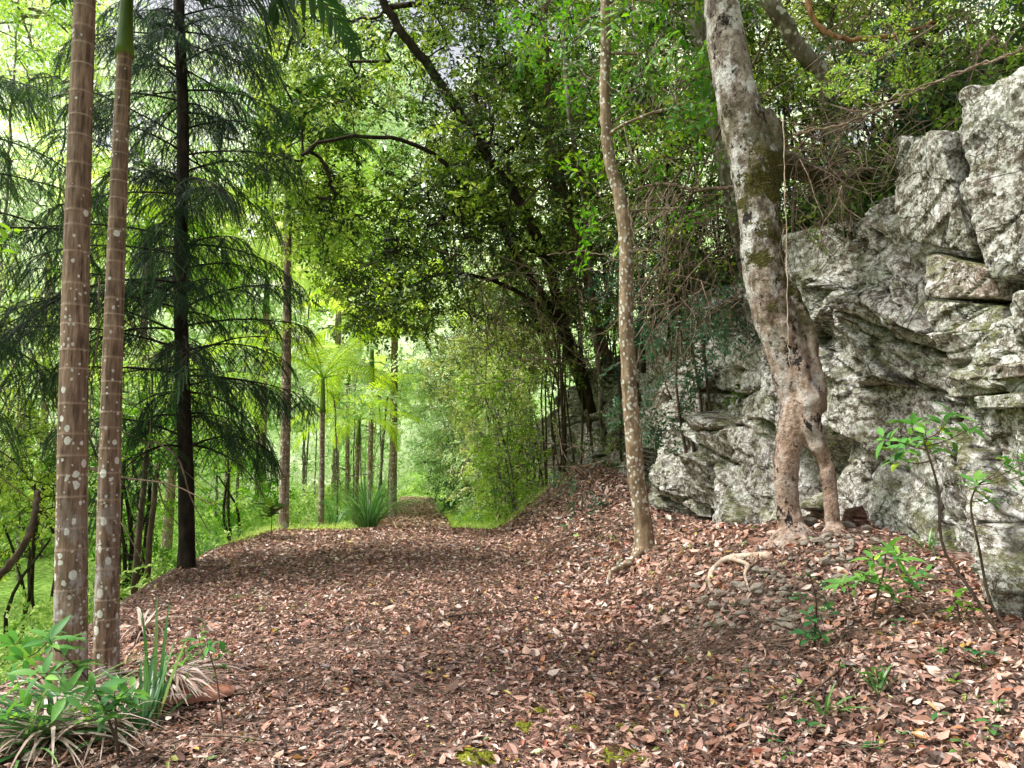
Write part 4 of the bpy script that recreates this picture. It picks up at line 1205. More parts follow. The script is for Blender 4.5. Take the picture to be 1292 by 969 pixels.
# ------------------------------------------------------------------ the big forked tree
def big_tree():
    base = P(1003, 690, 6.45); base[2] = gz(base[0], base[1])
    t = thing('tree', 'big mottled tree with mossy bark and forked root legs against the cliff', 'tree', base)
    D = 6.5
    m = MB()
    def limb(ctrl, rad, n=60, k=20, wob=.03):
        pts = smooth_path(ctrl, n); r = lerp_list(rad, n)
        tube(m, pts, r, k, .5, wob=0.)
    k2 = D / FPX / 2 * .87  # photo pixel width to radius
    main = [(1010, 522, 48), (1006, 495, 55), (992, 440, 60), (975, 390, 62), (962, 330, 60), (958, 270, 58), (952, 215, 70), (938, 160, 66), (925, 100, 58), (915, 40, 54), (908, -20, 52), (900, -120, 48)]
    limb([P(x, y, D) for x, y, w in main], [w * k2 for x, y, w in main], 90)
    # left leg: straight column
    leg = [(1006, 470, 20), (1008, 500, 42), (1001, 535, 42), (995, 565, 38), (992, 600, 32), (994, 640, 32), (1000, 672, 36), (1003, 700, 48)]
    limb([P(x, y, D - .05) for x, y, w in leg], [w * k2 for x, y, w in leg], 40)
    # right leg: bends out, down and in again
    leg = [(1006, 440, 6), (1012, 470, 20), (1021, 510, 34), (1026, 545, 28), (1040, 580, 23), (1047, 612, 19), (1049, 645, 18), (1051, 670, 20), (1057, 692, 28)]
    limb([P(x, y, D - .16) for x, y, w in leg], [w * k2 for x, y, w in leg], 50)
    for (dx, dy, dd) in ((-26, 34, -.4), (20, 26, -.45), (2, 34, -.5)):
        a = P(1054, 668, D - .16); e = P(1054 + dx * .6, 688 + dy * .15, D - .16 + dd * .35); e[2] = gz(e[0], e[1]) - .01
        limb([a, (a + e) / 2 + [0, 0, .02], e], [.07, .05, .02], 10)
    for (dx, dd) in ((-40, -.25), (20, -.35), (-10, -.4), (-62, -.15), (34, -.2)):
        a = P(1001, 672, D - .05); e = P(1001 + dx, 695, D - .05 + dd); e[2] = gz(e[0], e[1]) - .03
        limb([a, (a + e) / 2 + [0, 0, .01], e], [.11, .075, .02], 10)
    # clinging root on the right side of the trunk
    leg = [(990, 345, 13), (1006, 380, 15), (1021, 415, 16), (1027, 450, 17), (1032, 485, 20), (1034, 520, 24)]
    limb([P(x, y, D - .10) for x, y, w in leg], [w * k2 for x, y, w in leg], 40)
    # broken limb stub at the right, with the horizontal bough going back to the bank
    leg = [(955, 260, 46), (972, 215, 40), (975, 170, 30), (968, 140, 20)]
    limb([P(x, y, D - .02) for x, y, w in leg], [w * k2 for x, y, w in leg], 30)
    leg = [(960, 235, 46), (985, 205, 40), (1010, 215, 34), (1050, 225, 28), (1100, 218, 24)]
    limb([P(x, y, D + .05 + i_ * .25) for i_, (x, y, w) in enumerate(leg)], [w * k2 for x, y, w in leg], 30)
    # knots and swellings
    o = m.build('trunk', M['fig'], t)
    md = o.modifiers.new('join', 'REMESH'); md.mode = 'VOXEL'; md.voxel_size = .014; md.use_smooth_shade = True
    ms = o.modifiers.new('soften', 'SMOOTH'); ms.iterations = 6; ms.factor = .6
    tx = bpy.data.textures.new('bark_lumps', 'CLOUDS'); tx.noise_scale = .16; tx.noise_depth = 3
    mdp = o.modifiers.new('lumps', 'DISPLACE'); mdp.texture = tx; mdp.strength = .045; mdp.mid_level = .5; mdp.texture_coords = 'LOCAL'
    # crown high above, mostly out of view
    tr = smooth_path([P(900, -110, D), P(890, -200, D), P(900, -320, D + .2)], 8)
    bb = MB(); tube(bb, tr, np.linspace(.15, .08, 8), 10)
    tg = np.concatenate([img_targets(60, (800, -420, 1120, -60), 5.8, 7.5, 12)])
    tubes, tp, td = grow(tr, np.linspace(.15, .08, 8), tg, .3, .12, .005)
    for p_, r_ in tubes: tube(bb, p_, r_, 5, .5, cap=False)
    lb = MB(); Dd = nrm(td + rng.normal(0, .5, td.shape) + [0, 0, -.2])
    place_sprays(lb, bb, SP['hi'], tp, Dd, 1.1, .4 + rng.normal(0, .12, len(tp)))
    bb.build('branches', M['bark_grey'], t); lb.build('crown', M['leaf_dark'], t)
big_tree()
# ================================================================== CANOPY TREES LEANING FROM THE CLIFF TOP
def up(p, dz):
    p = np.array(p, float); p[2] += dz; return p
def on_ground(px, d, dz=-.05):
    return gpt(px, d, dz)

tA = trunk_path([P(752, 548, 19.0), P(742, 515, 18.5), P(718, 440, 17.0), P(690, 330, 15.2), P(655, 255, 14.6), P(600, 175, 14), P(545, 90, 13.4), P(500, 30, 13), P(455, -60, 12.6)], .13, .07, None, .03)
tA2 = trunk_path([P(690, 330, 15.2), P(640, 290, 14.8), P(590, 240, 14.2), P(540, 190, 13.6), P(470, 170, 13), P(400, 180, 12.6)], .06, .03, None, .03)
polyA = lambda x, y: y < 290 + 110 * math.exp(-((x - 480) / 90) ** 2) - .25 * max(0, 420 - x) and not (455 < x < 500 and 150 < y < 215)
tgA = img_targets(1150, (335, -90, 710, 440), 12.8, 16.5, 20, .10, 1.4, polyA)
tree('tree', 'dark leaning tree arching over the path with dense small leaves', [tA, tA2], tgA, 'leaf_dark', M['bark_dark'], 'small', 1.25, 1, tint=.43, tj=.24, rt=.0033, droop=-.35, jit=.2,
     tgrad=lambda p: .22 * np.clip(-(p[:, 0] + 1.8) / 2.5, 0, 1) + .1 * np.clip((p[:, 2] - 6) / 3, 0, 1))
tB = trunk_path([P(748, 520, 17), P(735, 470, 16.8), P(705, 400, 16.2), P(665, 345, 15.8), P(640, 300, 15.5), P(620, 230, 15.2), P(600, 120, 15)], .10, .04, None, .03)
tB2 = trunk_path([P(705, 410, 16.2), P(660, 372, 15.6), P(610, 350, 15), P(560, 345, 14.6), P(520, 360, 14.2)], .06, .025, None, .03)
tgB = np.concatenate([img_targets(230, (500, 60, 740, 400), 14.5, 17, 22, -.05, 1.8), img_targets(60, (440, 330, 540, 420), 13.5, 15, 23, -.1)])
tree('tree', 'thin dark tree with a low branch bending left over the distant path', [tB, tB2], tgB, 'leaf_olive', M['bark_dark'], 'small', 1.2, 1, tint=.30, tj=.2, rt=.004)
tC = trunk_path([P(768, 470, 15.8), P(752, 400, 15.2), P(728, 300, 14.5), P(702, 200, 14.2), P(690, 100, 14), P(684, -60, 13.8)], .11, .07, None, .03)
tgC = img_targets(360, (560, -100, 860, 260), 12.5, 16, 25, -.08, 1.8)
tree('tree', 'upright brown tree behind the kinked slender tree with mixed green crown', [tC], tgC, 'leaf_dark', M['bark_mid'], 'small', 1.35, 1, tint=.48, tj=.2, rt=.004)
tD = trunk_path([P(760, 560, 15.9), P(757, 480, 15.6), P(748, 400, 15), P(742, 330, 14.4), P(735, 240, 13.7), P(720, 160, 12.5), P(712, 60, 12.4), P(705, -80, 12.2)], .055, .035, None, .02)
tree('tree', 'thin grey stem with kinked foot on the cliff edge left of the slender tree', [tD, (smooth_path([P(760, 540, 15.8), P(757, 520, 15.5), P(770, 530, 15.1), P(778, 545, 14.9)], 8), np.linspace(.03, .04, 8))],
     img_targets(60, (640, -60, 800, 120), 11.6, 13.2, 27), 'leaf_fresh', M['bark_grey'], 'small', 1.1, 1, tint=.4)
tE = trunk_path([P(950, 360, 10.4), P(940, 320, 10.2), P(925, 250, 9.9), P(905, 160, 9.7), P(885, 60, 9.6), P(870, -80, 9.5)], .14, .13, None, .02)
tree('tree', 'grey trunk just behind the big mottled tree', [tE], img_targets(60, (780, -160, 960, 60), 8.2, 10, 29), 'leaf_dark', M['bark_grey'], 'hi', 1.2, 1, tint=.5)
tF = trunk_path([on_ground(1085, 8.6), P(1045, 120, 8.3), P(1015, 70, 8.1), P(985, 25, 7.9), P(955, -30, 7.8), P(900, -120, 7.6)], .10, .085, None, .02)
tree('tree', 'pale mottled trunk leaning left from the bank above the rocks', [tF], img_targets(40, (860, -200, 1060, -40), 7.2, 8.6, 30), 'leaf_dark', M['bark_grey'], 'hi', 1.2, 1, tint=.5)

# thin dark stems crowding the slope
stems = [((705, 480, 17), (672, 400, 16.5), (650, 310, 16), (640, 200, 15.6)), ((690, 470, 19), (655, 390, 18.5), (610, 330, 18), (580, 250, 17.5)), ((725, 470, 15.5), (715, 380, 15.2), (725, 280, 15), (700, 150, 14.6)),
         ((812, 470, 12.3), (806, 380, 12.2), (818, 280, 12), (800, 160, 11.6)), ((845, 430, 11.4), (850, 330, 11.2), (838, 240, 11), (858, 120, 10.8)), ((680, 470, 20), (640, 420, 19.6), (600, 400, 19), (570, 380, 18.6)),
         ((760, 460, 16), (765, 360, 15.8), (745, 240, 15.6), (752, 90, 15)), ((872, 400, 10.6), (862, 300, 10.5), (880, 200, 10.4), (868, 90, 10.2))]
for k_, st in enumerate(stems):
    q0 = st[0]; d0_ = 3.98 * 940 / (q0[0] - 530); st = [(q0[0], q0[1], d0_)] + [(a_, b_, c_ + (d0_ - q0[2]) * w_) for (a_, b_, c_), w_ in zip(st[1:], (.7, .35, .1))]
    pt = trunk_path([P(*q) for q in st], .05, .02, None, .03)
    e = P(*st[-1])
    tree('sapling_tree', 'thin dark stemmed young tree leaning on the brushy slope', [pt], ell_targets(26, e + [0, 0, .2], (1.1, 1.0, 1.1), 40 + k_, -.4), 'leaf_dark' if k_ % 2 else 'leaf_olive', M['bark_dark'], 'small', 1.1, 1,
         group='thin stems crowding the slope', tint=.42, tj=.2, rt=.004)

# ------------------------------------------------------------------ shrubs on the slope above the cliff
slope = []
for k_, (px, py, d, r, lm, tn) in enumerate([
    (700, 420, 17, 1.3, 'leaf_olive', .35), (640, 440, 20, 1.5, 'leaf_olive', .45), (770, 330, 14.5, 1.3, 'leaf_dark', .5), (830, 360, 12.5, 1.1, 'leaf_teal', .4),
    (890, 300, 11, 1.0, 'leaf_dark', .45), (850, 200, 12.5, 1.5, 'leaf_dark', .6), (790, 180, 14.5, 1.6, 'leaf_dark', .6), (930, 200, 11, 1.2, 'leaf_dark', .55),
    (1030, 130, 9.0, 1.0, 'leaf_dark', .5), (1090, 60, 8.6, 1.1, 'leaf_dark', .55), (1010, 40, 10, 1.4, 'leaf_olive', .5), (1170, 30, 7.8, .9, 'leaf_teal', .45),
    (1250, 20, 7.2, .9, 'leaf_dark', .55), (900, 60, 13, 1.9, 'leaf_olive', .55), (1150, -60, 9.5, 1.6, 'leaf_dark', .6), (980, -60, 12, 1.9, 'leaf_olive', .6),
    (1300, -60, 8.6, 1.3, 'leaf_dark', .5), (740, 60, 17, 2.2, 'leaf_olive', .55), (1130, 140, 7.8, .75, 'leaf_teal', .45), (1060, 190, 8.2, .7, 'leaf_dark', .35), (860, 380, 11.2, .8, 'leaf_teal', .35), (1000, 250, 8.6, .6, 'leaf_dark', .4), (720, 250, 18, 2., 'leaf_olive', .5), (640, 180, 20, 2.4, 'leaf_olive', .55), (880, 360, 10.6, .8, 'leaf_dark', .3), (840, 300, 12, 1.1, 'leaf_dark', .3), (700, 330, 16.5, 1.5, 'leaf_dark', .3), (1190, 70, 7.2, .7, 'leaf_dark', .35), (650, 400, 23, 1.6, 'leaf_olive', .35), (690, 360, 20.5, 1.6, 'leaf_dark', .42), (735, 400, 18.4, 1.1, 'leaf_dark', .4), (620, 330, 24, 1.9, 'leaf_olive', .42), (760, 300, 17, 1.4, 'leaf_dark', .45), (800, 420, 14.2, .7, 'leaf_teal', .4), (680, 290, 19, 1.6, 'leaf_dark', .5)]):
    c = P(px, py, d); g0 = gz(c[0], c[1])
    c[2] = max(c[2], g0 + .35 * r)
    bs = np.array([c[0] + .2, c[1] + .1, gz(c[0] + .2, c[1] + .1) - .05])
    trs = [trunk_path([bs, bs + (c - bs) * .5 + rng.normal(0, .12 * r, 3), c + rng.normal(0, .3 * r, 3) * [1, 1, .3]], .03, .012, 8, .02) for _ in range(3)]
    tree('shrub', 'tangled dark green shrub on the steep slope above the cliff', trs, ell_targets(int(46 * r * r), c, (r, r, r * .85), 60 + k_, -.3, 1.6), lm, M['bark_mid'], 'small', 1.1 if d > 10 else .95, 1, cat='shrub',
         group='shrubs on the slope above the cliff', tint=tn, tj=.2, rt=.0035, step=.2)

# ------------------------------------------------------------------ shrubs lining the right side beyond the bank
for k_, (px, py, d, r, h, lm, tn, sp, lab) in enumerate([
    (615, 520, 18.5, 1.15, 1.5, 'leaf_olive', .66, 'small', 0), (600, 470, 21, 1.4, 1.6, 'leaf_olive', .6, 'small', 0), (580, 560, 21, .9, 1.5, 'leaf_pale', .45, 'small', 0),
    (640, 600, 16.4, .55, .7, 'leaf_lime', .45, 'small', 0), (560, 520, 26, 1.2, 2.0, 'leaf_pale', .5, 'mid', 0), (545, 470, 30, 1.6, 2.2, 'leaf_pale', .6, 'mid', 0), (590, 400, 25, 2.0, 2.4, 'leaf_olive', .65, 'mid', 0),
    (568, 600, 24, .55, .8, 'leaf_teal', .5, 'mid', 0), (668, 440, 19.5, 1.0, 1.0, 'leaf_olive', .5, 'small', 0), (550, 560, 33, 1.2, 2.2, 'leaf_pale', .6, 'mid', 0), (612, 560, 19.5, .8, 1.2, 'leaf_pale', .6, 'small', 0), (632, 500, 17.5, .9, 1.2, 'leaf_lime', .45, 'small', 0)]):
    c = P(px, py, d)
    bx = max(c[0], 2.1 - K * d); bs = np.array([bx, c[1], gz(bx, c[1]) - .05])
    trs = [trunk_path([bs + rng.normal(0, .12, 3) * [1, 1, 0], bs + (c - bs) * .5 + rng.normal(0, .10 * r, 3), c + rng.normal(0, .35 * r, 3) + [0, 0, .3 * r]], .035, .012, 8, .02) for _ in range(4)]
    tree('shrub', 'leafy yellow green shrub standing on the right verge of the far path', trs, np.concatenate([ell_targets(int(80 * max(.5, r * r * (1.15 if d < 24 else .7))), c, (r, r, r * h / r * .8 if h > r else r), 90 + k_, -.3, 1.6), ell_targets(int(26 * r + 12), (c + bs) / 2 - [0, 0, .1], (r * .9, r * .9, (c[2] - bs[2]) * .5), 190 + k_, -.5, 1.6)]), lm, M['bark_grey'], sp, 1., 1, cat='shrub',
         group='shrubs on the right verge of the far path', tint=tn, tj=.2, rt=.0035, step=.2)

# ------------------------------------------------------------------ blue green plants hanging on the cliff face
for (px, py, d, nn, r, lab) in [(855, 440, 9.9, 34, .55, 'blue green bush hanging over the cliff edge right of the slender tree'), (818, 525, 10.4, 16, .32, 'small dark plant hanging down the rock just right of the slender trunk'),
                           (905, 400, 9.2, 18, .4, 'dull green trailing plant on the cliff left of the big tree'), (735, 640, 12.6, 14, .35, 'low blue green bush at the foot of the far cliff')]:
    c = P(px, py, d); bs = c + np.array([.35, .1, .25])
    if px == 735: bs = np.array([c[0], c[1], gz(c[0], c[1]) - .03])
    trs = [trunk_path([bs, (bs + c) / 2 + rng.normal(0, .08, 3) + [0, 0, .1], c + rng.normal(0, .1, 3)], .014, .006, 7, .01) for _ in range(3)]
    out = c + rng.normal(0, 1, (nn, 3)) * [r * .55, r * .4, r * .55]
    tree('hanging_plant', lab, trs, out, 'leaf_teal', M['twig'], 'hi', .75, 1, cat='plant', tint=.5, rt=.0022, step=.12, droop=-.5)
for (px, py, d, nn, r, lab) in [(1045, 262, 7.3, 16, .35, 'green trailing plant on the rock top right of the big tree'), (1120, 205, 6.7, 10, .25, 'small leafy plant at the foot of the narrow pale rock block'), (1225, 70, 5.9, 18, .35, 'leafy creeper spilling over the big top right block'), (770, 560, 14.2, 16, .4, 'dark green shrub on the debris slope left of the slender tree')]:
    c = P(px, py, d); bs = c + np.array([.3, .1, .1])
    if px == 770: bs = np.array([c[0], c[1], gz(c[0], c[1]) - .03])
    trs = [trunk_path([bs, (bs + c) / 2 + rng.normal(0, .06, 3) + [0, 0, .08], c + rng.normal(0, .08, 3)], .010, .005, 7, .01) for _ in range(3)]
    tree('trailing_plant', lab, trs, c + rng.normal(0, 1, (nn, 3)) * [r * .6, r * .4, r * .4], 'leaf_dark', M['twig'], 'hi', .6, 1, cat='plant', tint=.45, rt=.002, step=.12, droop=-.5)
# bright green branch above the rocks
c0 = [P(1200, 20, 6.6), P(1160, 45, 6.3), P(1100, 80, 6.1), P(1045, 105, 6.0)]
c1 = [P(1160, 45, 6.3), P(1130, 60, 6.2), P(1085, 95, 6.1), P(1055, 125, 6.0)]
tg = np.concatenate([P(x, y, 6.05 + random.uniform(-.2, .2))[None] for x, y in [(1240, 30), (1210, 45), (1190, 25), (1170, 40), (1150, 60), (1130, 48), (1120, 75), (1105, 62), (1095, 90), (1080, 78), (1070, 100), (1060, 90), (1050, 115), (1080, 115), (1100, 110), (1140, 85), (1165, 65), (1040, 100), (1270, 10), (1120, 30)]])
tree('leafy_branch', 'bright yellow green leafy branch hanging in front of the top rocks', [trunk_path(c0, .012, .005, 14, .01), trunk_path(c1, .008, .004, 10, .01)], tg, 'leaf_lime', M['twig'], 'hi', .42, 2, cat='branch', tint=.42, rt=.002, step=.1, jit=.1)

# ================================================================== VINES AND DEAD TWIGS
def vine(ctrl, r, label, name='vine', mat='vine', cat='vine', group=None, n=40, wig=.01):
    pts = smooth_path(ctrl, n); pts[1:-1] += rng.normal(0, wig, (n - 2, 3))
    mb = MB(); tube(mb, pts, np.linspace(r, r * .7, n), 8, .5, wob=.06)
    o = mb.build(name, M[mat], loc=pts[0]); tag(o, label, cat, group); return o
vine([P(1030, -60, 7.1), P(1020, 0, 7.0), P(1028, 28, 7.0), P(1048, 44, 7.0), P(1072, 50, 7.0), P(1110, 46, 7.0), P(1150, 40, 7.2), P(1200, 20, 7.4)], .028, 'thick orange brown woody vine looping beside the top of the big tree', mat='vine_orange')
vine([P(1000, 170, 6.3), P(1060, 158, 6.1), P(1130, 128, 5.9), P(1200, 96, 5.7), P(1300, 58, 5.4)], .012, 'long thin bare branch slanting across the rocks towards the top right corner', mat='twig')
vine([P(1292, 60, 5.3), P(1240, 80, 5.5), P(1160, 110, 5.8), P(1100, 135, 6.0), P(1060, 165, 6.2)], .008, 'second thin bare branch crossing just below the long slanting one', mat='twig')
vine([P(988, 150, 6.3), P(992, 300, 6.25), P(994, 420, 6.2), P(997, 470, 6.22)], .005, 'thin straight root hanging down the front of the big trunk', mat='root', wig=.004)
vine([P(792, 250, 8.3), P(800, 300, 8.3), P(815, 400, 8.5), P(828, 450, 8.8), P(845, 500, 9.2)], .010, 'thin pale vine hanging right of the slender tan tree', mat='twig')
vine([P(690, 322, 8.9), P(740, 318, 8.8), P(790, 330, 8.6), P(860, 350, 8.9)], .006, 'fine bare twig crossing behind the slender tan trunk', mat='twig')
vine([P(1005, -20, 9), P(930, 120, 9), P(850, 300, 9.6), P(820, 430, 10)], .018, 'dark vine falling from the upper slope to the cliff edge', mat='vine')
vine([P(860, 40, 9.5), P(880, 180, 9.6), P(840, 300, 9.8), P(862, 430, 9.9)], .016, 'twisted brown vine left of the dark falling vine', mat='vine')
vine([P(945, 235, 8.2), P(880, 238, 8.8), P(830, 232, 9.4), P(800, 240, 9.9)], .022, 'horizontal brown limb left of the big tree', mat='vine')

def tangle(label, box, d0, d1, n, Lr, r, name='twig_tangle', mat='twig', dirb=(0, 0, -1), spread=.8, sag=.2):
    mb = MB(); first = None
    for _ in range(n):
        p = P(random.uniform(box[0], box[2]), random.uniform(box[1], box[3]), random.uniform(d0, d1))
        d = nrm(np.array(dirb) + rng.normal(0, spread, 3)); L = random.uniform(*Lr)
        c = [p]; 
        for k in range(3):
            d = nrm(d + rng.normal(0, .35, 3) + [0, 0, -sag]); c.append(c[-1] + d * L / 3)
        pts = smooth_path(c, 9); rr = r * random.uniform(.5, 1.3)
        tube(mb, pts, np.linspace(rr, rr * .4, 9), 4, random.random(), cap=False)
        if random.random() < .5:
            q = pts[5]; d2 = nrm(d + rng.normal(0, .7, 3)); tube(mb, np.array([q, q + d2 * L * .15, q + d2 * L * .3 + [0, 0, -.02]]), [rr * .5, rr * .4, rr * .25], 3, .5, cap=False)
    o = mb.build(name, M[mat], loc=P((box[0] + box[2]) / 2, box[3], (d0 + d1) / 2)); tag(o, label, 'twigs'); return o
tangle('mass of thin dead twigs hanging right of the mossy big trunk', (985, 190, 1075, 300), 6.2, 6.8, 70, (.3, .8), .005, sag=.35)
tangle('dead twigs and debris piled on the leafy bank below the far cliff', (690, 560, 800, 650), 12.2, 14.5, 70, (.4, 1.2), .007, dirb=(-.8, 0, .0), spread=.5, sag=.1)
tangle('criss-cross bare twigs above the pale narrow rock block', (1010, 130, 1190, 240), 6.2, 7.2, 110, (.4, 1.1), .0055, dirb=(-.8, 0, .3), spread=.7, sag=.05)
tangle('brown brushwood tangle on the slope left of the big trunk', (800, 200, 950, 380), 8.8, 10.5, 190, (.5, 1.5), .008, dirb=(-.3, 0, -.6), spread=.8)
tangle('grey dead twigs over the upper slope at the top right', (1040, -20, 1290, 110), 6.8, 8.2, 130, (.5, 1.3), .006, dirb=(-.7, 0, .2), spread=.8)
tangle('dark brushwood under the leaning trees at the far cliff top', (610, 330, 800, 480), 13, 17, 170, (.7, 2.0), .011, dirb=(-.6, 0, .8), spread=.6, sag=.05)
tangle('bare interlaced stems behind the slender tree', (800, 40, 960, 220), 9.5, 12, 120, (.7, 1.8), .010, dirb=(-.2, 0, 1), spread=.7, sag=.05)
tangle('long dark dead branches leaning between palms and creek', (-20, 330, 200, 640), 8.5, 13, 60, (.8, 2.2), .012, dirb=(.4, 0, -.6), spread=.7)

# ================================================================== LEFT VALLEY FOREST
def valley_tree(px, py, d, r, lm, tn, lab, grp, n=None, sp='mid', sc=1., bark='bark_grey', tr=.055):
    tn += .10  # paler leaf tint so the valley foliage looks brightly lit
    c = P(px, py, d); bs = np.array([c[0] + random.uniform(-.5, .5), c[1], 0]); bs[2] = gz(bs[0], bs[1]) - .1
    tp = trunk_path([bs, bs + (c - bs) * .5 + rng.normal(0, .15, 3), c + [0, 0, r * .5]], tr, tr * .4, None, .04)
    tree('tree', lab, [tp], ell_targets(n or int(45 * r * r), c, (r, r * .8, r * .85), int(px + py), -.2, .9), lm, M[bark], sp, sc, 1, group=grp, tint=tn, tj=.18, rt=.009, step=.5)
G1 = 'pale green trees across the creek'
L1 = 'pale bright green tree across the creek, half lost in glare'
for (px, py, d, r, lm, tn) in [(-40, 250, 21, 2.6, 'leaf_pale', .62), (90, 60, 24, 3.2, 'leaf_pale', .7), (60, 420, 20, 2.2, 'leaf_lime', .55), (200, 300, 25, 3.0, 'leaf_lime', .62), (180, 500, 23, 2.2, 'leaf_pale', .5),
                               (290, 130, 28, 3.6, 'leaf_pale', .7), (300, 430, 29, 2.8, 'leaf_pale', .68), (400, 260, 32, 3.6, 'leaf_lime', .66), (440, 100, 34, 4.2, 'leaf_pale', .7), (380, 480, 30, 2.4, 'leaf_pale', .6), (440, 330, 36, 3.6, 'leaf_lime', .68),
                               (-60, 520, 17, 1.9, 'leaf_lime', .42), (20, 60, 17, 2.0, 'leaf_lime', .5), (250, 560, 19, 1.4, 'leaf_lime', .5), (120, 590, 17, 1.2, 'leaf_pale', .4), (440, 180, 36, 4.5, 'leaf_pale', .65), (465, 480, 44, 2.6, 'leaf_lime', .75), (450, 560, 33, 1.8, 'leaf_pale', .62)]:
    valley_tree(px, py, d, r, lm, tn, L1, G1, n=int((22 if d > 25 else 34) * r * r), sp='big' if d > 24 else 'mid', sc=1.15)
# darker mid shrubs along the creek bank
G2 = 'dark bushes along the creek bank'; L2 = 'dark green bush on the low creek bank behind the palm trunks'
for (px, py, d, r, lm, tn) in [(20, 650, 11.5, .9, 'leaf_dark', .75), (-30, 560, 11, 1.0, 'leaf_dark', .7), (60, 560, 13, 1.0, 'leaf_olive', .5), (160, 560, 12, .8, 'leaf_fresh', .35), (175, 640, 12.5, .7, 'leaf_fresh', .5), (300, 600, 15.5, .9, 'leaf_fresh', .6), (-20, 420, 12, 1.1, 'leaf_dark', .8), (185, 470, 13, .7, 'leaf_dark', .7)]:
    c = P(px, py, d); bs = np.array([c[0], c[1], gz(c[0], c[1]) - .05])
    trs = [trunk_path([bs, bs + (c - bs) * .5 + rng.normal(0, .15, 3), c + rng.normal(0, .3, 3)], .04, .015, 8, .02) for _ in range(3)]
    tree('shrub', L2, trs, ell_targets(int(60 * r * r), c, (r, r, r), int(px + py), -.3, 1.4), lm, M['bark_dark'], 'small', 1.15, 1, cat='shrub', group=G2, tint=tn, tj=.2, rt=.004)
# slim stems near the grass clump and far trunks
G3 = 'slim pale stems in the valley'; 
for (px, d, py, r) in [(429, 17, 500, .022), (448, 18.5, 470, .02), (484, 25, 500, .03), (490, 30, 480, .035), (478, 24, 500, .05), (458, 21, 530, .02), (330, 28, 380, .12), (300, 26, 400, .06), (398, 21, 470, .02), (386, 22, 470, .03)]:
    b = gpt(px, d, -.05); tpx = px + random.uniform(-12, 12)
    pt = trunk_path([b, P((px + tpx) / 2 + random.uniform(-4, 4), (560 + py) / 2, d), P(tpx, py, d)], r, r * .6, None, .02)
    tree('sapling_tree', 'slim pale stemmed young tree standing in bright valley undergrowth', [pt], ell_targets(16, P(tpx, py, d), (.9, .9, .9), int(px), -.5), 'leaf_pale', M['bark_grey'], 'mid', 1., 1, group=G3, tint=.6, rt=.004)
# two dark posts-like stems at the creek edge
for (px, d, py, lab) in [(182, 10.5, 560, 'short dark leaning stem at the top of the creek bank left of the conifer'), (196, 11.5, 585, 'thinner dark stem beside the short leaning one on the creek bank')]:
    b = gpt(px - 4, d, -.05); pt = trunk_path([b, P(px, (640 + py) / 2, d), P(px + 6, py, d)], .05, .03, None, .01)
    tree('sapling_tree', lab, [pt], ell_targets(10, P(px + 6, py - 15, d), (.5, .5, .4), px, -.5), 'leaf_fresh', M['bark_mid'], 'small', 1., 1, tint=.5, rt=.004)
vine([P(-60, 780, 9.0), P(-10, 735, 9.2), P(22, 700, 9.3), P(40, 665, 9.4), P(48, 620, 9.6)], .055, 'thick mossy curved trunk leaning at the left edge above the creek', name='leaning_trunk', mat='bark_mid', cat='tree trunk', wig=.006)

# ------------------------------------------------------------------ masses nobody could count
UB = MB()
def cover(n, y0, y1, s0, s1, sprays, sc, tint, hmax, dens=None, mbx=None):
    s, y = scatter_xy(n, y0, y1, s0, s1, dens)
    m = np.abs(X(s, y)) < y * .78 + 1
    s, y = s[m], y[m]; n = len(s)
    T = np.stack([X(s, y), y, ground(s, y) + rng.uniform(0, hmax, n) * (.4 + .6 * (fbm(s, y, seed=66) > 0))], -1)
    D = rng.normal(0, 1, (n, 3)) * [1, 1, .3] + [0, 0, .5]
    place_sprays(mbx, None, SP[sprays], T, D, sc, tint + .12 * fbm(s * .8, y * .8, seed=67) + rng.normal(0, .12, n), twigs=False)
cover(2600, 7.5, 22, -11, -3.8, 'small', .9, .62, .5, lambda s, y: ((s < left_edge(y) - .9) & (s > -6.4 + .6 * np.sin(y))) * 1., UB)
cover(2300, 15, 40, -10, -2.2, 'mid', .9, .62, .7, lambda s, y: 1. * ((s > -6.6) | (y > 27)), UB)
cover(1500, 22, 60, -3, 5, 'mid', .9, .72, .5, lambda s, y: 1. * ((np.abs(s + .15) > 1.35) | (y > 40)), UB)
cover(3000, 14, 45, -24, -12.4, 'big', 1., .75, 1.4, None, UB)
tag(UB.build('undergrowth', M['leaf_under']), kind='stuff', label='bright green undergrowth covering the valley floor and creek banks', cat='undergrowth')
SB = MB()
cover(6500, 6, 24, 4.5, 12, 'small', 1., .42, .5, None, SB)
tag(SB.build('slope_undergrowth', M['leaf_dark']), kind='stuff', label='dark low undergrowth on the steep slope above the cliff', cat='undergrowth')

# grass along the edges where the path meets the valley
GB = MB()
def blades(n, y0, y1, s0, s1, h, w, tint, dens=None, mbx=None):
    s, y = scatter_xy(n, y0, y1, s0, s1, dens); n = len(s)
    hh = h * rng.uniform(.5, 1.3, n); az = rng.uniform(0, 6.28, n); lean = rng.uniform(.1, .8, n)
    T = np.stack([X(s, y), y, ground(s, y)], -1)
    TV = np.array([[0, -w, 0], [0, w, 0], [.5, -w * .8, .12], [.5, w * .8, .12], [1, 0, .45]]); TF = np.array([[0, 1, 3], [0, 3, 2], [2, 3, 4]])
    D = np.stack([np.cos(az) * lean, np.sin(az) * lean, np.ones(n)], -1); U = np.stack([np.cos(az), np.sin(az), -lean], -1)
    Mx = frames(D, U); Mx = Mx * hh[:, None, None]; Mx[:, :, 1] = Mx[:, :, 1] / hh[:, None] 
    inst(mbx, TV, TF, Mx, T, tint + rng.normal(0, .14, n))
edge_d = lambda s, y: 1. * (s < left_edge(y) + .35 + .55 * sm(13.2, 15.5, y))
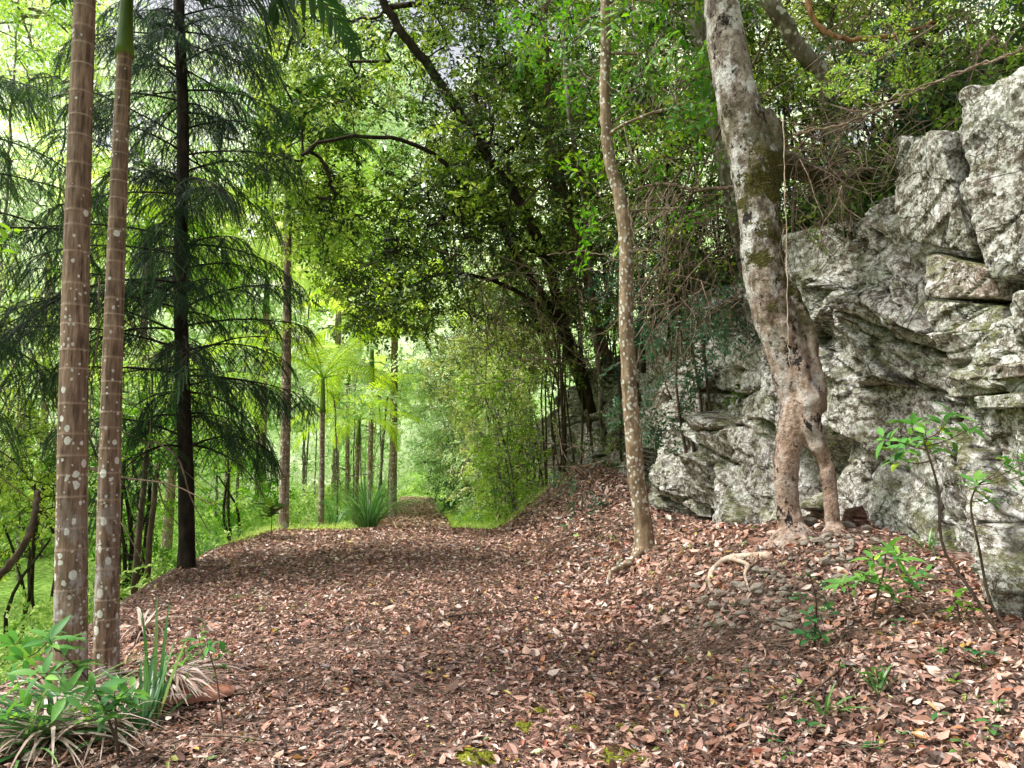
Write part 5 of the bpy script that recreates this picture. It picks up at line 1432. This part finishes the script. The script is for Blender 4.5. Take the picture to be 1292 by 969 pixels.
blades(18000, 12.3, 21, -6.5, -1.2, .19, .007, .85, lambda s, y: 1. * ((s < left_edge(y) + .1) | ((s < -1.3 - .25 * fbm(s * 0, y, seed=7)) & (y > 14.2 - .3 * fbm(s, y, seed=4)))), GB)
blades(9000, 13.5, 24, .85, 3.0, .20, .008, .8, lambda s, y: 1. * (y > 14.6 + .6 * (s - 1)), GB)
tag(GB.build('grass', M['grass']), kind='stuff', label='short bright green grass along the edges of the far path', cat='grass')

FB = MB()
def forest_wall(n, x0, x1, y0, y1, z1, sc, tn):
    x = rng.uniform(x0, x1, n); y = rng.uniform(y0, y1, n)
    g = ground(x + K * y, y, False); z = g + rng.uniform(0, 1, n) ** .8 * z1
    k = fbm(x * .16, z * .2, y * .1, seed=77, o=3) > -.22 + .16 * ((z - g) / z1) ** 2
    T = np.stack([x, y, z], -1)[k]
    D = rng.normal(0, 1, (len(T), 3))
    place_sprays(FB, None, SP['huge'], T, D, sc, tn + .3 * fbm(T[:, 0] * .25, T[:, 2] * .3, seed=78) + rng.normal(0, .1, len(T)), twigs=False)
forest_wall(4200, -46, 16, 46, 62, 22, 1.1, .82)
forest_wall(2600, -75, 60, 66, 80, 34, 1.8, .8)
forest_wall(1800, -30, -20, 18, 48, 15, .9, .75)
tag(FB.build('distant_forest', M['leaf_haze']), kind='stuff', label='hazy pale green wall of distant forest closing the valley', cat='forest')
def at_ground(px, py, guess=6.):
    """where the line of sight through a photo pixel meets the ground"""
    d = np.arange(2.4, 26, .02)
    q = np.array([P(px, py, 1.0)]); dx, dz = q[0][0], q[0][2] - CAMZ
    x = dx * d; z = CAMZ + dz * d
    g_ = ground(x + K * d, d); ok = (z <= g_) & (x + K * d < 4.5)
    k = int(np.argmax(ok)) if ok.any() else int(guess / .02)
    if k > 0 and x[k] + K * d[k] > 3.8: k = max(0, k - 8)
    return np.array([x[k], d[k], g_[k]])
# ================================================================== FOREGROUND PLANTS
def blade_strip(mb, base, az, L, w, el, droop, tint, n=9, twist=0., curl=0.):
    u = np.linspace(0, 1, n); ang = el - droop * u ** 1.5
    hx = np.concatenate([[0], np.cumsum(np.cos(ang[:-1]) * L / (n - 1))]); hz = np.concatenate([[0], np.cumsum(np.sin(ang[:-1]) * L / (n - 1))])
    ca, sa = math.cos(az), math.sin(az)
    pts = np.array(base) + np.outer(hx, [ca, sa, 0]) + np.outer(hz, [0, 0, 1]) + np.outer(curl * hx ** 2, [-sa, ca, 0])
    sd = np.array([-sa, ca, 0]) + np.array([0, 0, twist]); sd = nrm(sd)
    ww = w / 2 * np.minimum(1, (1 - u) * 3.) ** .7 * (.6 + .4 * np.minimum(1, u * 4))
    V = np.stack([pts - sd * ww[:, None], pts + np.outer(np.cos(ang + 1.57), [ca, sa, 0]) * -.0 - [0, 0, .15 * w], pts + sd * ww[:, None]], 1).reshape(-1, 3)
    i = np.arange(n - 1)[:, None] * 3; j = np.arange(2)[None]
    mb.add(V, np.stack([i + j, i + j + 1, i + j + 4, i + j + 3], -1).reshape(-1, 4), tint)

def tussock(label, base, n, L, w, el=(.6, 1.5), droop=(.6, 1.8), tint=.5, mat='strap', azr=(0, 6.28), name='grass_tussock', cat='grass tussock', spread=.06):
    mb = MB(); base = np.array(base, float)
    for _ in range(n):
        az = random.uniform(*azr); r_ = random.uniform(0, spread)
        blade_strip(mb, base + [math.cos(az) * r_, math.sin(az) * r_, 0], az, L * random.uniform(.6, 1.15), w * random.uniform(.7, 1.2), random.uniform(*el), random.uniform(*droop), min(1, max(0, tint + random.gauss(0, .16))), twist=random.uniform(-.4, .4), curl=random.uniform(-.3, .3))
    o = mb.build(name, M[mat], loc=base); tag(o, label, cat); return o
b = gpt(466, 14.9); tussock('big strap-leaved grass tussock left of the far path', b, 230, 1.25, .022, (.75, 1.5), (.5, 1.7), .62, spread=.22)
b = gpt(424, 15.6); tussock('smaller strap-leaved grass clump beside the big tussock', b, 70, .8, .018, (.6, 1.4), (.6, 1.6), .55, spread=.12)
b = gpt(262, 11.8); tussock('fine grass tuft under the hanging conifer branches', b, 60, .6, .012, (.5, 1.4), (.6, 1.6), .6, spread=.12)
# dark strap leaves at the lower left corner
b = P(100, 955, 4.15); b[2] = gz(b[0], b[1]); tussock('dark green strap-leaved plant at the foot of the front palms', b, 60, .85, .020, (.05, .8), (.3, 1.4), .32, azr=(2.2, 4.6), name='strap_leaved_plant', cat='plant')
b = P(180, 925, 4.2); b[2] = gz(b[0], b[1]); tussock('fan of stiff dark green strap leaves right of the front palm bases', b, 40, .55, .022, (.1, 1.2), (.2, 1.2), .36, azr=(1.2, 4.2), name='strap_leaved_plant', cat='plant')
b = P(20, 985, 4.0); b[2] = gz(b[0], b[1]) - .05; tussock('long pale grass blades in the lower left corner', b, 24, .8, .012, (.3, 1.1), (.4, 1.6), .75, name='grass_tuft', cat='grass tuft', azr=(-1, 3.5))
b = P(195, 905, 4.35); b[2] = gz(b[0], b[1]); tussock('few upright thin grass blades beside the dead frond', b, 7, .62, .018, (1.2, 1.55), (.1, .3), .6, name='grass_tuft', cat='grass tuft')

LH = leaf_hi(w=.34, fold=.05, sag=.22, n=5, stalk=.10)
LW = leaf_hi(w=.46, fold=.06, sag=.18, n=5, stalk=.08)
def whorl(mb, p, d, n, size, tint, T=LH, spread=.9, lift=.15):
    """leaves radiating from a shoot tip"""
    d = nrm(d); ref = np.array([0, 0, 1.]) if abs(d[2]) < .85 else np.array([1., 0, 0])
    u = nrm(np.cross(d, ref)); v = np.cross(d, u)
    a = np.arange(n) * 2.4 + random.uniform(0, 6)
    rad = np.outer(np.cos(a), u) + np.outer(np.sin(a), v)
    D = rad * spread + d * lift + rng.normal(0, .15, (n, 3)) + [0, 0, .05]
    U = np.tile(d + [0, 0, .8], (n, 1)) + rng.normal(0, .2, (n, 3))
    sz = size * rng.uniform(.55, 1.15, n)
    inst(mb, T[0], T[1], frames(D, U) * sz[:, None, None], np.tile(p, (n, 1)) - d * rng.uniform(0, .05, n)[:, None], tint + rng.normal(0, .13, n))

def sapling(label, stem, shoots, size, lm='leaf_sap', tint=.55, r=(.009, .004), nl=9, name='sapling', cat='sapling', T=LH, mat='bark_mid', group=None, lift=.25):
    """stem: list of points; shoots: list of tips (px-derived points); leaves in whorls at the tips"""
    stem = smooth_path(stem, 26)
    t = thing(name, label, cat, stem[0], group)
    sb = MB(); tube(sb, stem, np.linspace(r[0], r[1], 26), 7, .5, wob=.05)
    lb = MB()
    for s in shoots:
        s = np.asarray(s, float)
        k = int(np.argmin(np.linalg.norm(stem - s, axis=1) + .5 * np.maximum(0, stem[:, 2] - s[2] + .05)))
        a = stem[k]; mid = (a + s) / 2 + [0, 0, -.02] + rng.normal(0, .01, 3)
        br = smooth_path([a, mid, s], 8); tube(sb, br, np.linspace(r[1] * .9, r[1] * .5, 8), 5, .5, cap=False)
        d = nrm(br[-1] - br[-3] + [0, 0, .01])
        whorl(lb, s, d + [0, 0, .5], nl, size, tint, T, lift=lift)
        if len(br) > 4: whorl(lb, br[5], d + [0, 0, .3], max(2, nl // 3), size * .8, tint - .1, T)
    sb.build('stem', M[mat], t); lb.build('leaves', M[lm], t)
    return t
def PP(lst, d, dj=.08): return [P(x, y, d + random.uniform(-dj, dj)) for x, y in lst]

# right foreground sapling, tall curved stem
D = 4.35
b = P(1284, 868, 4.2); b[2] = gz(b[0], b[1]) - .01
sapling('tall curved sapling with whorls of blue green leaves in front of the cliff, at right', [b, P(1262, 800, 4.25), P(1225, 745, 4.3), P(1190, 690, D), P(1184, 620, D), P(1172, 575, D), P(1165, 555, D)],
        PP([(1168, 548), (1140, 560), (1115, 552), (1190, 532), (1150, 530), (1225, 540), (1205, 520), (1130, 575), (1175, 560)], D, .15), .115, tint=.55, nl=8, r=(.012, .005))
sapling('side shoot sapling with bright rosette of leaves at the right edge beside the tall one', [b + [.02, .03, 0], P(1250, 760, 4.4), P(1235, 690, 4.4), P(1225, 640, 4.4), P(1232, 612, 4.4)],
        PP([(1232, 605), (1270, 580), (1290, 600), (1250, 625), (1300, 580)], 4.35, .1), .115, tint=.6, nl=8, r=(.010, .004))
b = P(1100, 800, 4.9); b[2] = gz(b[0], b[1]) - .01
sapling('lush low sapling with pale green lance leaves at the cliff foot', [b, P(1105, 760, 4.85), P(1115, 720, 4.8), P(1118, 690, 4.8)],
        PP([(1118, 688), (1100, 705), (1135, 700), (1085, 725), (1060, 735), (1110, 730), (1145, 725), (1130, 750)], 4.75, .12), .125, tint=.66, nl=8, lift=.3)
b = P(1028, 838, 4.9); b[2] = gz(b[0], b[1]) - .01
sapling('small dark leaved sapling standing in the litter left of the lush low one', [b, P(1028, 800, 4.85), P(1030, 760, 4.8), P(1022, 725, 4.8)],
        PP([(1018, 722), (1040, 735), (1010, 748), (1045, 765), (1022, 775), (1036, 800), (1015, 800)], 4.8, .06), .088, 'leaf_seed', .45, nl=6, T=LW)
b = P(1215, 800, 4.5); b[2] = gz(b[0], b[1]) - .01
sapling('yellow green seedling with a few broad leaves at the tall sapling foot', [b, P(1210, 775, 4.5), P(1205, 750, 4.5)], PP([(1202, 745), (1195, 768), (1225, 760)], 4.5, .05), .10, 'leaf_fresh', .6, nl=4, T=LW)
b = P(1155, 760, 5.1); b[2] = gz(b[0], b[1]) - .01
sapling('low green sprig of rounded leaves against the cliff foot right of the lush sapling', [b, P(1160, 740, 5.1), P(1165, 725, 5.1)], PP([(1150, 730), (1170, 720), (1180, 745)], 5.05, .05), .075, 'leaf_seed', .6, nl=5, T=LW)
# left foreground
D = 3.9
b = P(150, 1000, 3.9); b[2] = gz(b[0], b[1]) - .02
sapling('lush lance-leaved sapling in the lower left corner before the palm bases', [b, P(145, 930, D), P(120, 870, D), P(85, 830, D), P(60, 810, D)],
        PP([(62, 806), (30, 830), (95, 835), (50, 850), (15, 865), (120, 865), (80, 875), (35, 890), (110, 900), (5, 905), (65, 905), (20, 812), (88, 800)], D, .3), .135, tint=.55, nl=7, r=(.008, .004), lift=.3)
b = P(150, 990, 3.8); b[2] = gz(b[0], b[1]) - .02
sapling('broad leaved seedling on thin red stem in front of the strap-leaved plant', [b, P(147, 930, 3.8), P(145, 880, 3.8)], PP([(145, 872), (165, 868), (130, 895), (128, 888)], 3.8, .08), .12, 'leaf_seed', .75, nl=5, T=LW)
b = P(282, 945, 4.15); b[2] = gz(b[0], b[1]) - .01
sapling('thin seedling with drooping leaves beside the dead palm sheath', [b, P(278, 890, 4.2), P(272, 850, 4.25), P(262, 820, 4.3)], PP([(262, 812), (240, 822), (282, 822), (225, 835), (272, 838), (250, 800)], 4.3, .1), .095, 'leaf_sap', .5, nl=5, r=(.005, .003))
b = P(342, 668, 12.5); b[2] = gz(b[0], b[1]) - .01
sapling('little dark rosette seedling on the bank by the tall banded palm', [b, P(343, 652, 12.5), P(342, 640, 12.5)], PP([(342, 638), (338, 650)], 12.5, .05), .26, 'leaf_dark', .3, nl=7, T=LW, r=(.007, .005))
b = P(5, 420, 7); sapling('bright green leafy twig at the left edge behind the front palm', [gpt(-40, 7), P(-30, 400, 7), P(0, 300, 7)], PP([(8, 300), (18, 290), (2, 315)], 7, .1), .17, 'leaf_fresh', .75, nl=4, T=LW)

# tiny seedlings through the litter
def seedling(px, py, d, h, n, size, lm, tint, T=LW):
    b = at_ground(px, py)
    t = thing('seedling', 'tiny green seedling sprouting from the leaf litter', 'seedling', b, 'seedlings in the leaf litter')
    sb = MB(); top = b + [random.uniform(-.02, .02), random.uniform(-.02, .02), h]
    tube(sb, [b - [0, 0, .01], (b + top) / 2, top], [.003, .0025, .002], 5); sb.build('stem', M['bark_mid'], t)
    lb = MB(); whorl(lb, top, np.array([0, 0, 1.]), n, size, tint, T, lift=.1)
    if n > 4: whorl(lb, (b + top) / 2, np.array([0, 0, 1.]), 3, size * .8, tint, T)
    lb.build('leaves', M[lm], t)
for (px, py, h, n, size, lm, tn, T) in [(948, 870, .14, 5, .06, 'leaf_seed', .4, LW), (1110, 870, .10, 9, .08, 'leaf_fresh', .4, LH), (1180, 915, .06, 4, .055, 'leaf_seed', .5, LW), (1020, 930, .09, 4, .07, 'leaf_seed', .6, LW),
                           (970, 945, .08, 4, .05, 'leaf_seed', .4, LW), (1215, 960, .07, 4, .07, 'leaf_seed', .7, LW), (835, 780, .10, 7, .045, 'leaf_fresh', .3, LH), (872, 840, .05, 3, .05, 'leaf_fresh', .8, LW), (1150, 935, .06, 4, .05, 'leaf_seed', .5, LW),
                           (780, 720, .15, 8, .06, 'leaf_seed', .3, LH), (862, 700, .08, 5, .05, 'leaf_seed', .5, LW), (745, 660, .18, 7, .12, 'leaf_teal', .5, LW), (712, 672, .12, 6, .09, 'leaf_seed', .6, LW), (300, 765, .12, 6, .06, 'leaf_seed', .5, LW),
                           (318, 752, .08, 5, .05, 'leaf_seed', .6, LW), (1262, 905, .08, 5, .06, 'leaf_seed', .6, LW), (1070, 905, .06, 4, .05, 'leaf_fresh', .5, LH), (990, 885, .05, 5, .05, 'leaf_fresh', .5, LH), (930, 765, .05, 4, .05, 'leaf_seed', .4, LW),
                           (1240, 850, .12, 6, .08, 'leaf_seed', .5, LW), (645, 690, .07, 5, .05, 'leaf_seed', .4, LW), (820, 735, .05, 5, .04, 'leaf_seed', .5, LW), (1205, 870, .05, 4, .06, 'leaf_fresh', .7, LW), (255, 800, .10, 5, .06, 'leaf_seed', .5, LH)]:
    seedling(px, py, 5., h, n, size, lm, tn, T)
b = at_ground(1040, 905); tussock('bright green grass sprout in the litter on the right bank', b, 14, .22, .016, (.5, 1.4), (.5, 1.4), .75, name='grass_tuft', cat='grass tuft', spread=.02)
b = at_ground(1108, 880); tussock('spiky small grass sprout behind the bright one', b, 14, .18, .013, (.4, 1.3), (.3, 1.2), .55, name='grass_tuft', cat='grass tuft', spread=.02)
b = at_ground(1170, 690); tussock('thin grass growing from the vertical cleft at the cliff foot', b, 26, .24, .010, (.4, 1.4), (.8, 2.0), .6, name='grass_tuft', cat='grass tuft', spread=.03)

# ------------------------------------------------------------------ dead palm frond and its sheath
fb = at_ground(262, 884, 4.6)
t = thing('dead_palm_frond', 'dry grey pink palm frond with curled brown sheath lying left of path', 'palm frond', fb)
sh = MB()
n, k = 22, 12
ax = np.array([-.75, -.35, 0]); ax = ax / np.linalg.norm(ax); pr = np.array([-ax[1], ax[0], 0])
start = fb + np.array([.14, .05, .03])
V = []
for i in range(n):
    u = i / (n - 1); c = start + ax * u * .42; c[2] = max(gz(c[0], c[1]) + .03, c[2] - .0)
    w = .055 * (.55 + .9 * math.sin(math.pi * min(1, .15 + u * .75))) * (1 if u > .08 else .8)
    for j in range(k):
        a = -1.7 + 3.4 * j / (k - 1)
        V.append(c + pr * math.sin(a) * w + np.array([0, 0, 1]) * (math.cos(a) * w * .75) + np.array([0, 0, .004 * math.sin(j * 9 + i)]))
i = np.arange(n - 1)[:, None] * k; j = np.arange(k - 1)[None]
sh.add(np.array(V), np.stack([i + j, i + j + 1, i + k + j + 1, i + k + j], -1).reshape(-1, 4))
sh.build('sheath', M['sheath'], t)
fm = MB()
def dry_fan(mb, o, az0, az1, n, L, z=.03):
    for q in range(n):
        az = az0 + (az1 - az0) * q / (n - 1) + random.uniform(-.08, .08); l = L * random.uniform(.65, 1.1)
        p = o + np.array([random.uniform(-.04, .04), random.uniform(-.04, .04), random.uniform(0, .05)])
        m = 7; u = np.linspace(0, 1, m); rise = random.uniform(.02, .14)
        x = p[0] + np.cos(az) * u * l; y = p[1] + np.sin(az) * u * l
        zz = np.maximum(ground(x + K * y, y) + .012, 0 * u + (gz(p[0], p[1]) + z + rise * np.sin(u * 2.6) - .02 * u))
        sd = np.array([-math.sin(az), math.cos(az), random.uniform(-.5, .5)]); w = random.uniform(.006, .013) * (1 - .85 * u ** 2)
        c = np.stack([x, y, zz], -1)
        V = np.stack([c - sd * w[:, None] / 1, c + sd * w[:, None] / 1], 1).reshape(-1, 3)
        i = np.arange(m - 1)[:, None] * 2
        mb.add(V, np.concatenate([i, i + 1, i + 3, i + 2], 1), random.uniform(.3, .95))
o1 = at_ground(200, 880, 4.6)
dry_fan(fm, o1 + [0, 0, .05], -1.5, .35, 60, .48, .09); dry_fan(fm, o1 + [.08, -.05, .03], -1.9, -.3, 40, .42, .07); dry_fan(fm, o1 + [-.1, -.1, 0], -2.4, -1.1, 20, .5); dry_fan(fm, o1, .5, 1.5, 12, .5, .06)
rp = smooth_path([start + ax * .40, o1 + [0, 0, .05], o1 + [-.3, -.25, .06], o1 + [-.7, -.45, .03]], 20)
tube(fm, rp, np.linspace(.016, .006, 20), 6, .6)
dry_fan(fm, rp[12], 2.0, 5.2, 22, .5)
fm.build('leaflets', M['dead_frond'], t)
o2 = at_ground(60, 940, 4.2)
t3 = MB(); dry_fan(t3, o2, 0, 6.28, 70, .6, .05); dry_fan(t3, o2 + [-.2, .4, 0], 0, 6.28, 50, .6, .08); dry_fan(t3, o2 + [.25, .1, 0], 0, 6.28, 30, .5, .04)
tag(t3.build('dead_palm_frond', M['dead_frond'], loc=o2), 'dry pale frond leaflets piled in the lower left corner', 'palm frond')
o2 = at_ground(178, 800, 5.6)
t3 = MB(); dry_fan(t3, o2, .6, 2.2, 16, .5, .05); dry_fan(t3, o2, -1.8, -.6, 16, .5, .04)
tag(t3.build('dead_palm_frond', M['dead_frond'], loc=o2), 'thin dry frond lying just right of the front palm trunks', 'palm frond')

# ------------------------------------------------------------------ exposed root, sticks, stones, moss
r1 = [(972, 703, .02), (950, 702, .03), (930, 706, .045), (912, 712, .05), (900, 722, .04), (896, 733, .02), (900, 745, -.01)]
base = at_ground(930, 712, 6)
pts = []
for (x, y, h) in r1:
    q = at_ground(x, y + 4) + [0, 0, .012 + .6 * h]; pts.append(q)
mb = MB(); pth = smooth_path(pts, 40); tube(mb, pth, np.linspace(.033, .023, 40) * (1 + .15 * np.sin(np.linspace(0, 20, 40))), 12, .5, wob=.06)
p2 = smooth_path([pth[16], at_ground(944, 722) + [0, 0, .06], at_ground(940, 734) + [0, 0, .05], at_ground(946, 748) + [0, 0, 0]], 18); tube(mb, p2, np.linspace(.021, .008, 18), 9, .5, wob=.05)
tag(mb.build('exposed_root', M['root'], loc=base), 'pale forked bare root arching out of the bank between the two tan trunks', 'root')
for q, (c, r_, lab, mt) in enumerate([
    ([(820, 655 + 16), (770, 668), (735, 672), (700, 680)], .014, 'dead stick lying at the far foot of the leafy bank', 'twig'),
    ([(1075, 840), (1050, 862), (1020, 885), (985, 905)], .009, 'pale straight stick lying on the litter of the right bank', 'twig'),
    ([(565, 782), (600, 780), (640, 778), (672, 775)], .011, 'mossy brown stick lying across the middle of the path', 'bark_mid'),
    ([(630, 831), (660, 832), (690, 836)], .006, 'short black stick lying flat on the path', 'bark_dark'),
    ([(255, 935), (300, 940), (345, 946)], .009, 'pale stick by the dead frond on the left of the path', 'twig'),
    ([(900, 706), (925, 694), (950, 686)], .008, 'thin stick leaning on the litter at the cliff foot', 'twig'),
    ([(1292, 800), (1262, 780), (1240, 772), (1200, 760)], .007, 'thin stick at the cliff foot near the right edge', 'twig'),
    ([(985, 915), (1000, 890), (1030, 845), (1048, 830)], .007, 'dark twig crossing the pale straight stick', 'bark_mid')]):
    w_ = [at_ground(x, y, 6) + [0, 0, r_ + .02 + .01 * (i_ % 2)] for i_, (x, y) in enumerate(c)]
    mb = MB(); pth = smooth_path(w_, 18); tube(mb, pth, np.linspace(r_, r_ * .5, 18), 7, .5, wob=.12)
    tag(mb.build('stick', M[mt], loc=w_[0]), lab, 'stick')

def stone_mesh(seed, n=3):
    import bmesh
    bm = bmesh.new(); bmesh.ops.create_icosphere(bm, subdivisions=n, radius=1)
    rs = np.random.default_rng(seed)
    planes = [(nrm(rs.normal(size=3)), rs.uniform(.45, .85)) for _ in range(9)]
    for v in bm.verts:
        c = np.array(v.co)
        for nn, dd in planes:
            e = float(np.dot(c, nn)) - dd
            if e > 0: c = c - nn * e * .93
        c = c * [1.25, .9, .62]
        v.co = c
    me = bpy.data.meshes.new('stone'); bm.to_mesh(me); bm.free()
    me.materials.append(M['stone']); return me
STM = [stone_mesh(s) for s in range(6)]
spots = []
for _ in range(110):   # rubble below the exposed root
    spots.append((random.uniform(868, 1000), random.uniform(708, 800), random.uniform(.018, .048)))
for _ in range(50):   # rubble at the foot of the big tree
    spots.append((random.uniform(1010, 1075), random.uniform(655, 735), random.uniform(.02, .05)))
for _ in range(24):
    spots.append((random.uniform(520, 1250), random.uniform(780, 950), random.uniform(.012, .03)))
for q in [(480, 868, .03), (497, 873, .025), (652, 783, .035), (945, 925, .03), (985, 842, .035), (700, 880, .035), (675, 890, .03), (640, 840, .03), (850, 800, .03), (958, 748, .07), (905, 770, .06), (880, 745, .05), (935, 780, .05)]: spots.append(q)
for q in [(1022, 668, .09), (1036, 660, .07), (1072, 668, .08), (1092, 672, .07), (1012, 690, .05), (1040, 682, .05), (1075, 690, .06), (1108, 690, .07), (1030, 700, .04), (1125, 712, .06), (1062, 705, .045)]: spots.append(q)
for k_, (px, py, r_) in enumerate(spots):
    p = at_ground(px, py, 5.5)
    o = bpy.data.objects.new('stone', STM[k_ % 6]); col.objects.link(o)
    o.location = (p[0], p[1], p[2] + r_ * .42); o.scale = (r_, r_, r_ * random.uniform(.8, 1.2)); o.rotation_euler = (random.uniform(-.4, .4), random.uniform(-.4, .4), random.uniform(0, 6.28))
    tag(o, 'small grey angular stone lying among the fallen leaves', 'stone', 'loose stones among the leaves')

for q, (px, py, r_, lab) in enumerate([(785, 957, .14, 'largest yellow green moss cushion at the bottom edge of the path'), (600, 955, .13, 'wide flat moss patch left of the largest cushion'), (790, 920, .07, 'small moss cushion just above the largest one'),
                               (680, 902, .07, 'small moss patch in the middle of the path'), (662, 920, .07, 'thin moss patch below the middle one'), (725, 925, .05, 'tiny moss tuft between the two small patches')]):
    p = at_ground(px, py, 4.)
    mb = MB(); n = 26
    g = np.linspace(-1, 1, n); U, V_ = np.meshgrid(g, g)
    rr = np.hypot(U, V_); edge = .75 + .35 * fbm(U * 2.2, V_ * 2.2, seed=500 + q, o=3)
    x = p[0] + U * r_ * 1.3; y = p[1] + V_ * r_
    h = .028 * sm(edge, edge - .45, rr) * (.6 + .6 * np.abs(fbm(U * 7, V_ * 7, seed=520 + q, o=3))) + .006 * vnoise(U * 30, V_ * 30, seed=q)
    z = ground(x + K * y, y) + h + .006 - .03 * sm(edge - .02, edge + .12, rr)
    i = np.arange(n - 1)[:, None] * n; j = np.arange(n - 1)[None]
    mb.add(np.stack([x, y, z], -1).reshape(-1, 3), np.stack([i + j, i + j + 1, i + n + j + 1, i + n + j], -1).reshape(-1, 4))
    tag(mb.build('moss_patch', M['moss'], loc=p), lab, 'moss')

# scattered bright green and yellow fallen leaves are part of the litter; low sprigs grow on the bank below the far cliff
for (px, py, h, n, size, lm, tn, T) in [(700, 640, .20, 7, .11, 'leaf_teal', .5, LW), (722, 622, .22, 8, .12, 'leaf_seed', .45, LW), (760, 640, .16, 6, .09, 'leaf_teal', .5, LW), (775, 690, .14, 7, .08, 'leaf_seed', .5, LH),
                           (1130, 800, .08, 5, .06, 'leaf_seed', .5, LW), (1190, 830, .07, 5, .06, 'leaf_fresh', .5, LW), (1060, 850, .06, 4, .05, 'leaf_seed', .5, LW), (900, 800, .07, 5, .05, 'leaf_seed', .5, LW), (1250, 940, .1, 6, .06, 'leaf_seed', .5, LW),
                           (1100, 950, .07, 5, .06, 'leaf_seed', .6, LW), (890, 900, .05, 4, .045, 'leaf_seed', .5, LW), (1000, 960, .06, 5, .05, 'leaf_fresh', .4, LH), (230, 850, .15, 7, .09, 'leaf_sap', .5, LH), (330, 730, .08, 5, .05, 'leaf_seed', .5, LW)]:
    seedling(px, py, 5., h, n, size, lm, tn, T)
